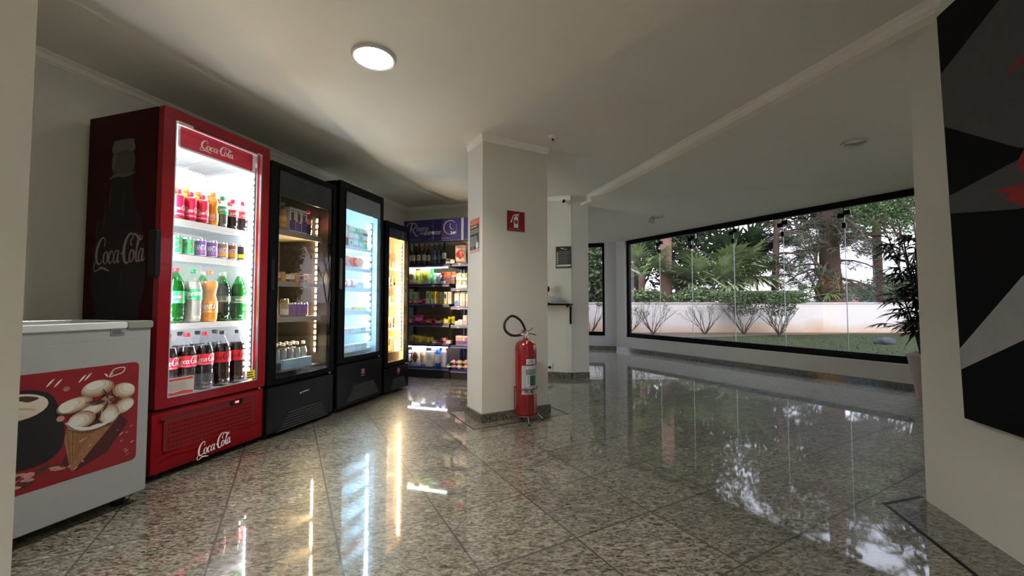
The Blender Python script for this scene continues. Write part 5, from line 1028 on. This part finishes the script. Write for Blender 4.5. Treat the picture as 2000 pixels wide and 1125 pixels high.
for i, (px, dz_) in enumerate(((888, 0), (899, 0), (911, 0), (888, 1), (899, 1), (911, 1))):
    x, y, z = onS(px, 5, 4.98, 1); bag((x, y, z+.062*dz_), BACKROT, '%s bread pack lying %s, %s' % (('pink', 'cream', 'peach')[i % 3], 'on top' if dz_ else 'beneath', ('left', 'middle', 'right')[i % 3]), .082, .09, .055, ('pink', 'cream', 'salmon')[i % 3], ('maroon', 'orange', 'cream')[i % 3], None, i+95, lie=True, group='bread packs on the bottom shelf of the right unit', name='bread_pack', cat='pack')
# ================================================================== POTTED PALM INSIDE
def leafm(name, col, rough=.45): return mat(name, col, rough, noise=(3, .35), spec=.4)
lf_dark = leafm('leaf_dark', (.012, .028, .012)); lf_mid = leafm('leaf_mid', (.095, .125, .045)); lf_lite = leafm('leaf_light', (.20, .25, .10)); lf_grey = leafm('leaf_greygreen', (.17, .21, .12)); lf_fan = leafm('leaf_fan', (.24, .29, .14)); needle = leafm('needle', (.06, .07, .04)); lf_hedge = leafm('leaf_hedge', (.095, .135, .055)); lf_dry = leafm('leaf_dry', (.22, .17, .08)); needle_b = leafm('needle_brown', (.12, .085, .055)); needle_l = leafm('needle_light', (.10, .20, .06)); lf_deep = leafm('leaf_deep', (.045, .075, .035))
bark = mat('bark_brown', (.10, .06, .045), .9, noise=(12, .4), bump=(30, .6)); bark_p = mat('bark_palm', (.26, .15, .11), .9, noise=(10, .35), bump=(40, .6)); bark_g = mat('bark_grey', (.09, .07, .055), .9, noise=(12, .35)); twig = mat('twig', (.045, .03, .028), .8)
def blade(m, p, d, L, w, droop, mt, up=Vector((0, 0, 1)), n=3):
    """narrow folded leaflet starting at p heading along d"""
    d = Vector(d).normalized(); side = d.cross(up)
    if side.length < .01: side = Vector((1, 0, 0))
    side.normalize(); P = Vector(p); vs = []; ws = [.25, 1, .75, .02]
    for i in range(n+1):
        t = i/n; q = P+d*(L*t)+Vector((0, 0, -droop*L*t*t)); ww = w*ws[min(i, 3)]*.5
        vs += [tuple(q-side*ww+Vector((0, 0, ww*.35))), tuple(q), tuple(q+side*ww+Vector((0, 0, ww*.35)))]
    fs = []
    for i in range(n): a = 3*i; fs += [(a, a+1, a+4, a+3), (a+1, a+2, a+5, a+4)]
    m.add(vs, fs, mt)
def fan_leaf(m, p, d, L, nseg, spread, w, droop, mt, tilt=0.0):
    d = Vector(d).normalized(); s = d.cross(Vector((0, 0, 1)))
    if s.length < .01: s = Vector((1, 0, 0))
    s.normalize(); u = s.cross(d).normalized()
    for i in range(nseg):
        a = R(spread)*(2*i/(nseg-1)-1); q = d*math.cos(a)+s*math.sin(a)+u*tilt*math.cos(a)
        blade(m, p, q, L*(1-.18*abs(2*i/(nseg-1)-1)), w, droop*(.7+.6*random.random()), mt)
pot_m = mat('pot_stone', (.55, .46, .38), .7, noise=(20, .12)); soil = mat('soil', (.03, .022, .016), .95)
PX, PY = 4.33, 4.17
pp = empty('potted_palm', (PX, PY, 0), 0, 'tall dark potted palm in a tapered beige planter beside the right wall end', 'potted plant')
m = MB(); T4 = [(.115, 0), (.12, .004), (.185, .44), (.20, .445), (.205, .48), (.19, .485), (.18, .45)]
def sq(m, prof, mt, n=4, rot=45):
    vs = []; fs = []
    for r_, z in prof:
        for i in range(n): a = R(rot+360*i/n); vs.append((r_*1.25*math.cos(a), r_*1.25*math.sin(a), z))
    for k in range(len(prof)-1):
        for i in range(n): fs.append((k*n+i, k*n+(i+1) % n, (k+1)*n+(i+1) % n, (k+1)*n+i))
    fs.append(tuple(range(n-1, -1, -1))); m.add(vs, fs, mt)
m.lathe(T4, pot_m, 36, cap=False); m.lathe([(.115, 0), (.001, 0)], pot_m, 36, cap=False); m.build('planter', pp)
m = MB(); m.lathe([(.183, .452), (.001, .462)], soil, 24, cap=False); m.build('soil', pp)
random.seed(21); stems = MB(); fol = MB()
for k in range(20):
    a = random.uniform(0, 6.28); r0 = random.uniform(.02, .12); H = random.uniform(.45, 1.45); lean = random.uniform(.05, .24)
    b0 = Vector((r0*math.cos(a), r0*math.sin(a), .45)); b1 = Vector(((r0+lean)*math.cos(a), (r0+lean)*math.sin(a), .45+H))
    pts = [tuple(b0.lerp(b1, t)+Vector((0, 0, .04*math.sin(3*t)))) for t in (0, .33, .66, 1)]; stems.tube(pts, [.012, .010, .009, .006], mat('palm_stem', (.03, .028, .015), .7), 6)
    for j in range(int(4+H*4)):
        t = random.uniform(.35, 1.02); q = b0.lerp(b1, t); aa = random.uniform(0, 6.28); el = random.uniform(.1, .9); L = random.uniform(.10, .20)
        d = Vector((math.cos(aa), math.sin(aa), el)); e = q+d.normalized()*L; stems.tube([tuple(q), tuple(e)], .003, lf_dark, 4)
        fan_leaf(fol, tuple(e), d+Vector((0, 0, -.3)), random.uniform(.17, .27), random.choice((6, 7, 8)), 75, .034, random.uniform(.2, .55), lf_dark)
stems.build('stems', pp); fol.build('foliage', pp)
# ================================================================== GARDEN
grass = mat('lawn', (.040, .046, .020), .95, noise=(5, .5), spec=.1, bump=(60, .8)); earth = mat('earth', (.10, .065, .04), .95, noise=(6, .4), bump=(30, .6))
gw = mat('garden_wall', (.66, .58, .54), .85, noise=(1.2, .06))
def bounce_tint(m):                          # orange light bounced off the earth bed, painted unevenly into the wall's foot
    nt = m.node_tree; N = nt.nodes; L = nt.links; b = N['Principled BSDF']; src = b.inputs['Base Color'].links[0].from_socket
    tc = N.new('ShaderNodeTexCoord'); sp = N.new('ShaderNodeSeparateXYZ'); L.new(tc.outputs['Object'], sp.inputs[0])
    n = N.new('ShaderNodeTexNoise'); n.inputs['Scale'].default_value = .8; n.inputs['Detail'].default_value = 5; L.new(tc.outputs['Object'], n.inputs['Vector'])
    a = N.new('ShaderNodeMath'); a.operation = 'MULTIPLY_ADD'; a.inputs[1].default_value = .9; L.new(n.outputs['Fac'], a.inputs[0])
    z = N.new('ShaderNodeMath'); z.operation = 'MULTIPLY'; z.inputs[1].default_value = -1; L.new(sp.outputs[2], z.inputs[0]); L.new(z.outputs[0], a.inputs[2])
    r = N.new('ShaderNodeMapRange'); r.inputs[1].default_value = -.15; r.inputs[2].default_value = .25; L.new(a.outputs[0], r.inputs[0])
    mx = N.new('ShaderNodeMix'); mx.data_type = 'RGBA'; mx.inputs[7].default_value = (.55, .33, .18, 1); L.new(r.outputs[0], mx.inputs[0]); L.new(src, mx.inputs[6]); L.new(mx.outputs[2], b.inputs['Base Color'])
bounce_tint(gw); gwc = mat('garden_wall_cap', (.58, .50, .46), .7)
GZ = .20
m = MB(); a = WN(-6.60, .17); b = WN(1.4, .17); m.prism([(-3.5, 10.65), (a[0]-.05, a[1]+.12), a, b, (11, -4), (22, -4), (22, 11.0), (-3.5, 11.0)], GZ-.3, GZ, grass); struct(m, 'ground_lawn', label='shaded lawn outside the window')
m = MB(); m.prism([(-3.5, 10.58), (2.0, 9.5), (2.4, 9.2), (4.6, 9.5), (6.6, 10.1), (9, 10.6), (22, 10.7), (22, 10.98), (-3.5, 10.98)], GZ-.3, GZ+.015, earth); struct(m, 'ground_bed', label='bare earth strip along the garden wall')
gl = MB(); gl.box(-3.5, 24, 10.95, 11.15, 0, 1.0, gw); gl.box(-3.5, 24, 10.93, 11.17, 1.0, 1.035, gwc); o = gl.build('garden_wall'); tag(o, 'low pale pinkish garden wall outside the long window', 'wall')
m = MB()
N = 16; vs = [(-12+60*i/N, 11.15+30*j/N, .75+.10*math.sin(i*1.3)*math.sin(j*.9)+.02*j) for j in range(N+1) for i in range(N+1)]
m.add(vs, [(j*(N+1)+i, j*(N+1)+i+1, (j+1)*(N+1)+i+1, (j+1)*(N+1)+i) for j in range(N) for i in range(N)], earth, True); struct(m, 'ground_upper', label='raised ground beyond the garden wall')
# grass tufts
random.seed(5); m = MB()
for i in range(2600):
    x = random.uniform(2.6, 11.5); y = random.uniform(4.6, 10.5)
    if NX*x+NY*y < NC+.3: continue
    h = random.uniform(.015, .04); a = random.uniform(0, 3.14); dx, dy = .02*math.cos(a), .02*math.sin(a)
    m.add([(x-dx*.4, y-dy*.4, GZ), (x+dx*.4, y+dy*.4, GZ), (x+dx+.01, y+dy, GZ+h)], [(0, 1, 2)], (grass, grass, lf_hedge)[i % 3])
o = m.build('grass_tufts'); tag(o, 'short grass blades on the lawn outside the window', 'grass', kind='stuff')
m = MB(); random.seed(8)
m.lathe([(.30, 0), (.33, .05), (.29, .13), (.18, .20), (.001, .23)], mat('rock_grey', (.05, .05, .055), .9, noise=(9, .5), bump=(12, .8)), 14, wave=lambda a, z: 1+.12*math.sin(3*a+z*20)+.07*math.sin(5*a+1)); o = m.build('garden_rock', None, (7.40, 8.0, GZ)); o.scale = (.55, .45, .6); tag(o, 'dark rounded rock lying on the lawn near the right end', 'rock')
def leafcloud(m, c, rad, n, size, mts, shell=.55, flat=1.0, boxy=False, long=1.6, wd=.4):
    for i in range(n):
        while True:
            v = Vector((random.uniform(-1, 1), random.uniform(-1, 1), random.uniform(-1, 1)))
            l = max(abs(v.x), abs(v.y), abs(v.z)) if boxy else v.length
            if shell < l <= 1: break
        p = Vector((c[0]+v.x*rad[0], c[1]+v.y*rad[1], c[2]+v.z*rad[2]))
        a = Vector((random.gauss(0, 1), random.gauss(0, 1), random.gauss(0, .6)*flat)).normalized(); b_ = a.cross(Vector((random.gauss(0, 1), random.gauss(0, 1), random.gauss(0, 1)))).normalized()
        s = size*random.uniform(.6, 1.3); m.add([tuple(p-a*s*long/2), tuple(p+b_*s*wd), tuple(p+a*s*long/2), tuple(p-b_*s*wd)], [(0, 1, 2, 3)], random.choice(mts))
def twigs(m, p, d, L, r, depth, mt, ends, spread=.55, up=.15, nb=3):
    d = Vector(d).normalized(); q = Vector(p)+d*L; mid = Vector(p)+d*L*.5+Vector((random.uniform(-1, 1), random.uniform(-1, 1), 0))*L*.05
    m.tube([tuple(p), tuple(mid), tuple(q)], [r, r*.85, r*.7], mt, 5)
    if depth == 0: ends.append(q); return
    for k in range(nb if random.random() < .7 else nb-1):
        dd = d+Vector((random.uniform(-1, 1), random.uniform(-1, 1), random.uniform(-.5, .5)))*spread+Vector((0, 0, up)); twigs(m, q, dd, L*random.uniform(.62, .85), r*.66, depth-1, mt, ends, spread, up, nb)
def bare_shrub(x, y, h, label, seed, leaves=60, lean=0):
    random.seed(seed); root = empty('bare_shrub', (x, y, GZ), 0, label, 'shrub'); ends = []; m = MB()
    for k in range(9): a = k*1.05+random.random(); twigs(m, (0, 0, 0), (math.cos(a)*.75+lean, math.sin(a)*.5, 1), h*.36, .012, 5, twig, ends, .42, .12, 2)
    m.build('branches', root); m = MB()
    for i in range(leaves): e = random.choice(ends); leafcloud(m, e, (.05, .05, .05), 2, .028, [lf_grey, lf_mid], 0)
    m.build('leaves', root)
bare_shrub(3.62, 10.35, .72, 'leafless vase-shaped shrub nearest the left end of the long window', 31)
bare_shrub(4.95, 10.35, .74, 'leafless vase-shaped shrub between the first bare shrub and the hedge', 32, 50)
bare_shrub(2.95, 10.2, .66, 'twiggy shrub behind the left frame of the long window', 33, 130, .2)
bare_shrub(2.0, 10.3, .72, 'leafy-topped shrub seen through the narrow window', 34, 260)
def hedge(x, y, rx, ry, zc, rz, label, seed):
    random.seed(seed); root = empty('clipped_hedge', (x, y, GZ), 0, label, 'shrub'); ends = []; m = MB()
    for k in range(12): a = k*.9+random.random(); twigs(m, (0, 0, 0), (math.cos(a)*.7, math.sin(a)*.5, 1.0), .27, .014, 5, bark_g, ends, .40, .10, 2)
    m.build('branches', root); m = MB()
    leafcloud(m, (0, 0, zc-GZ-.26), (rx*.9, ry*.8, .24), 1100, .03, [lf_hedge, lf_mid], .2)
    leafcloud(m, (0, 0, zc-GZ), (rx, ry, rz), 7000, .032, [lf_hedge, lf_mid, lf_hedge, lf_lite], .45, boxy=True); m.build('leaves', root)
hedge(5.92, 10.3, .44, .40, 1.17, .15, 'flat-topped clipped shrub, left of the pair before the wall', 41)
hedge(6.60, 9.95, .48, .40, 1.16, .15, 'flat-topped clipped shrub, right of the pair before the wall', 42)
def fan_palm(x, y, base, h, n, L, label, seed, mt=lf_fan, trunk=.10, tm=bark_p, petiole=.7, extra=None):
    random.seed(seed); root = empty('fan_palm', (x, y, base), 0, label, 'palm'); m = MB(); P = []
    for i in range(int(h/.12)+2): z = i*.12; P += [(trunk*(1.08 if i % 2 else .92), z)]
    if h > .2: m.lathe(P, tm, 14); m.build('trunk', root)
    m = MB(); st_ = MB()
    for k in range(n):
        a = 2.4*k+random.uniform(-.3, .3); el = random.uniform(-.25, 1.3); d = Vector((math.cos(a), math.sin(a), el)).normalized(); p0 = Vector((0, 0, h)); p1 = p0+d*petiole*random.uniform(.7, 1.1)
        st_.tube([tuple(p0), tuple(p0.lerp(p1, .5)+Vector((0, 0, .05))), tuple(p1)], .012, lf_lite, 5); fan_leaf(m, tuple(p1), d+Vector((0, 0, -.15)), L*random.uniform(.8, 1.1), 26, 115, L*.10, random.uniform(.12, .45), mt, .15)
    st_.build('stalks', root); m.build('fronds', root); return root
random.seed(50)
def palm_trunk(x, y, base, h, r, label, mt, seed, crown=14, L=1.6):
    random.seed(seed); root = empty('palm_tree', (x, y, base), 0, label, 'palm'); m = MB(); P = []; n = int(h/.10)
    for i in range(n): P += [(r*1.06, i*.10), (r*.95, i*.10+.07)]
    m.lathe(P, mt, 18); m.build('trunk', root); m = MB()
    for k in range(crown):
        a = 2.4*k; el = random.uniform(-.2, 1.1); d = Vector((math.cos(a), math.sin(a), el)).normalized(); p = Vector((0, 0, h)); K = 12
        for j in range(K):
            q = p+d*(L*j/K)+Vector((0, 0, -.5*L*(j/K)**2)); s = d.cross(Vector((0, 0, 1))).normalized()
            for sg_ in (-1, 1): blade(m, tuple(q), s*sg_+d*.6+Vector((0, 0, -.15)), .45*(1-.5*j/K), .05, .4, lf_mid)
    m.build('fronds', root)
palm_trunk(4.95, 12.9, .75, 3.4, .185, 'reddish ringed palm trunk rising behind the garden wall', bark_p, 51)
palm_trunk(4.45, 14.6, .75, 3.4, .16, 'slimmer grey palm trunk left of the reddish one', bark_g, 52)
fan_palm(6.15, 12.6, .75, .55, 18, 1.00, 'large fan palm right of the reddish trunk', 61, petiole=.85)
fan_palm(7.0, 13.2, .75, 1.1, 20, 1.15, 'fan palm with raised crown behind the clipped hedge', 62, petiole=.9)
fan_palm(4.2, 13.0, .75, 1.15, 14, .85, 'fan palm between the two trunks at the left', 63, petiole=.7)
fan_palm(8.1, 14.2, .75, 1.6, 20, 1.2, 'dark fan palm behind the right clipped shrub', 64, lf_deep, petiole=.9)
fan_palm(9.0, 12.4, .75, .35, 12, .6, 'low fan palm beside the big conifer trunk', 65, lf_mid, petiole=.6)
def bush(x, y, z, rad, n, size, mts, label, seed, name='bush', cat='shrub', trunk=0, shell=.3):
    random.seed(seed); root = empty(name, (x, y, .75), 0, label, cat); m = MB()
    ends = []
    for k in range(3): twigs(m, (0, 0, 0), (random.uniform(-.4, .4), random.uniform(-.4, .4), 1), max((z-.75)*.4, .3), .02+trunk*.5, 2, bark, ends, .5, .2, 3)
    m.build('branches', root); m = MB()
    for k in range(7): leafcloud(m, (random.uniform(-.5, .5)*rad[0], random.uniform(-.4, .4)*rad[1], z-.75+random.uniform(-.45, .45)*rad[2]), (rad[0]*.62, rad[1]*.62, rad[2]*.62), n//7, size, mts, shell)
    m.build('leaves', root)
bush(2.0, 22.0, 3.0, (2.6, .9, 2.2), 5000, .12, [lf_mid, lf_deep, lf_lite], 'rounded bush seen through the narrow window', 71)
bush(3.9, 12.0, 1.10, (.8, .5, .35), 2600, .06, [lf_lite, lf_hedge, lf_mid], 'low leafy bush along the wall at the left', 72)
bush(5.6, 11.8, 1.15, (.9, .5, .35), 2600, .06, [lf_mid, lf_hedge, lf_lite], 'low leafy bush under the large fan palm', 73)
bush(5.2, 16.8, 4.6, (2.8, 1.6, 4.0), 14000, .16, [lf_mid, lf_deep, lf_hedge], 'broad dark tree behind the large fan palm', 74, 'broadleaf_tree', 'tree', .06)
bush(7.6, 17.5, 5.0, (2.8, 1.8, 4.2), 12000, .16, [lf_deep, needle, lf_mid], 'tall dark tree in the middle of the window', 75, 'broadleaf_tree', 'tree', .06)
bush(2.8, 18.5, 3.8, (2.2, 1.4, 1.9), 7000, .14, [lf_mid, lf_lite, lf_hedge], 'pale green tree crown above the dark roof', 76, 'broadleaf_tree', 'tree', .06)
bush(17.6, 18.8, 1.5, (2.0, 1.2, 1.0), 6000, .10, [lf_lite, lf_grey, lf_mid], 'pale bush in the distance at the right', 77)
bush(12.6, 12.8, 4.5, (2.4, 1.3, 1.6), 11000, .055, [needle_l, lf_mid, needle_l], 'bright green feathery crown at the upper right of the window', 79, 'feathery_tree', 'tree', .04)
bush(16.0, 20.0, 7.0, (4.5, 2.0, 3.0), 14000, .17, [lf_mid, lf_deep, needle], 'very tall broad crown beyond the conifer at the right', 81, 'broadleaf_tree', 'tree', .08, shell=.5)
bush(17.5, 13.0, 2.6, (2.2, 1.0, 2.2), 8000, .13, [lf_mid, lf_deep, needle], 'dark tree past the right edge of the window view', 82, 'broadleaf_tree', 'tree', .05)
bush(21.5, 13.0, 3.2, (2.4, 1.0, 2.8), 8000, .14, [lf_mid, lf_deep, needle], 'tall dark tree furthest right beyond the garden wall', 83, 'broadleaf_tree', 'tree', .05)
# big conifer with drooping branches
def conifer(x, y, base, h, r, label, seed, nbr, Lb, dens, zmin=.5, lean=0.0):
    random.seed(seed); root = empty('conifer_tree', (x, y, base), 0, label, 'tree'); m = MB()
    m.tube([(0, 0, -.1), (lean*.2, 0, h*.2), (lean*.6, 0, h*.6), (lean, 0, h)], [r*1.25, r, r*.85, r*.6], bark, 14); m.build('trunk', root); br = MB(); nd = MB()
    for k in range(nbr):
        z = random.uniform(zmin, h); a = 2.4*k; L = Lb*random.uniform(.6, 1.1); d = Vector((math.cos(a), math.sin(a)*.8, random.uniform(.0, .45))); p = Vector((lean*z/h, 0, z)); pts = []
        for j in range(6): t = j/5; pts.append(p+d*L*t+Vector((0, 0, -.55*L*t*t)))
        br.tube([tuple(q) for q in pts], [.05, .04, .032, .024, .016, .008], bark, 5)
        for j in range(dens):
            t = random.uniform(.25, 1.05); q = p+d*L*t+Vector((random.gauss(0, .12), random.gauss(0, .12), -.55*L*t*t-random.uniform(0, .25)))
            for _ in range(7): blade(nd, tuple(q), Vector((random.gauss(0, 1), random.gauss(0, 1), random.gauss(-.2, .7))), random.uniform(.10, .22), .018, .3, random.choice((needle, needle, lf_deep)), n=1) if False else leafcloud(nd, q, (.12, .12, .10), 2, .055, [needle, needle_b, lf_deep], 0, long=3.6, wd=.16)
    br.build('branches', root); nd.build('needles', root)
conifer(11.1, 14.0, .75, 8.0, .30, 'big brown conifer trunk with drooping boughs right of the hedge', 91, 74, 3.0, 34, 1.1)
conifer(8.6, 13.2, .75, 5.5, .10, 'thin dark conifer left of the big trunk', 92, 30, 1.6, 22, .9, .3)
conifer(14.6, 16.0, .75, 5.5, .16, 'distant conifer at the far right with high boughs', 93, 24, 2.6, 20, 2.4)
m = MB(); m.tube([(9.4, 12.3, .75), (9.9, 12.5, 1.15), (10.4, 12.7, 1.05), (11.0, 13.0, .9)], [.10, .12, .11, .08], bark, 8); m.tube([(9.5, 12.3, .9), (9.2, 12.2, 1.5), (8.9, 12.1, 2.0)], [.05, .04, .02], bark, 6); o = m.build('fallen_branch'); tag(o, 'dark gnarled low limb left of the big conifer trunk', 'branch')
# dark pergola roof and far houses
roof = mat('roof_dark', (.06, .06, .07), .6); wht = mat('truss_white', (.65, .65, .66), .5)
pr_ = empty('pergola', (3.2, 17.0, .75), 0, 'dark roofed pavilion with a white truss seen at the left end', 'pavilion')
m = MB(); m.box(-3.0, 1.6, -.8, 1.8, 1.35, 1.50, roof); m.box(-3.0, 1.6, -.9, -.8, 1.30, 1.55, mat('roof_edge', (.16, .15, .17), .5)); m.build('roof', pr_)
m = MB(); m.box(-3.0, 1.6, 1.4, 1.5, 0, 1.35, mat('pavilion_dark', (.03, .03, .035), .6)); m.build('back_wall', pr_)
m = MB()
for k in range(8): x = -2.9+.6*k; m.tube([(x, -.85, 1.58), (x+.3, -.85, 1.80)], .016, wht, 5); m.tube([(x+.3, -.85, 1.80), (x+.6, -.85, 1.58)], .016, wht, 5)
m.tube([(-3.0, -.85, 1.80), (1.6, -.85, 1.80)], .018, wht, 5); m.tube([(-3.0, -.85, 1.58), (1.6, -.85, 1.58)], .018, wht, 5); m.build('truss', pr_)
for x in (-2.8, -.7, 1.4): m = MB(); m.box(x-.05, x+.05, -.8, -.7, 0, 1.35, wht); m.build('post', pr_)
hb = empty('house', (20.6, 24.0, .75), 0, 'distant reddish house half hidden right of the conifer trunk', 'building')
m = MB(); m.box(-1.0, 1.0, 0, 2, 0, 1.0, mat('house_wall', (.40, .22, .17), .8)); m.build('wall', hb)
m = MB(); m.slab([(-1.2, 1.0), (1.2, 1.0), (0, 1.5)], -.1, 2.1, mat('house_roof', (.25, .12, .09), .8)); m.build('roof', hb)
for x in (-.5, .5): m = MB(); m.box(x-.2, x+.2, -.02, .0, .4, .8, mat('house_window', (.04, .05, .06), .3)); m.build('window', hb)
# rail of pale beams in the canopy
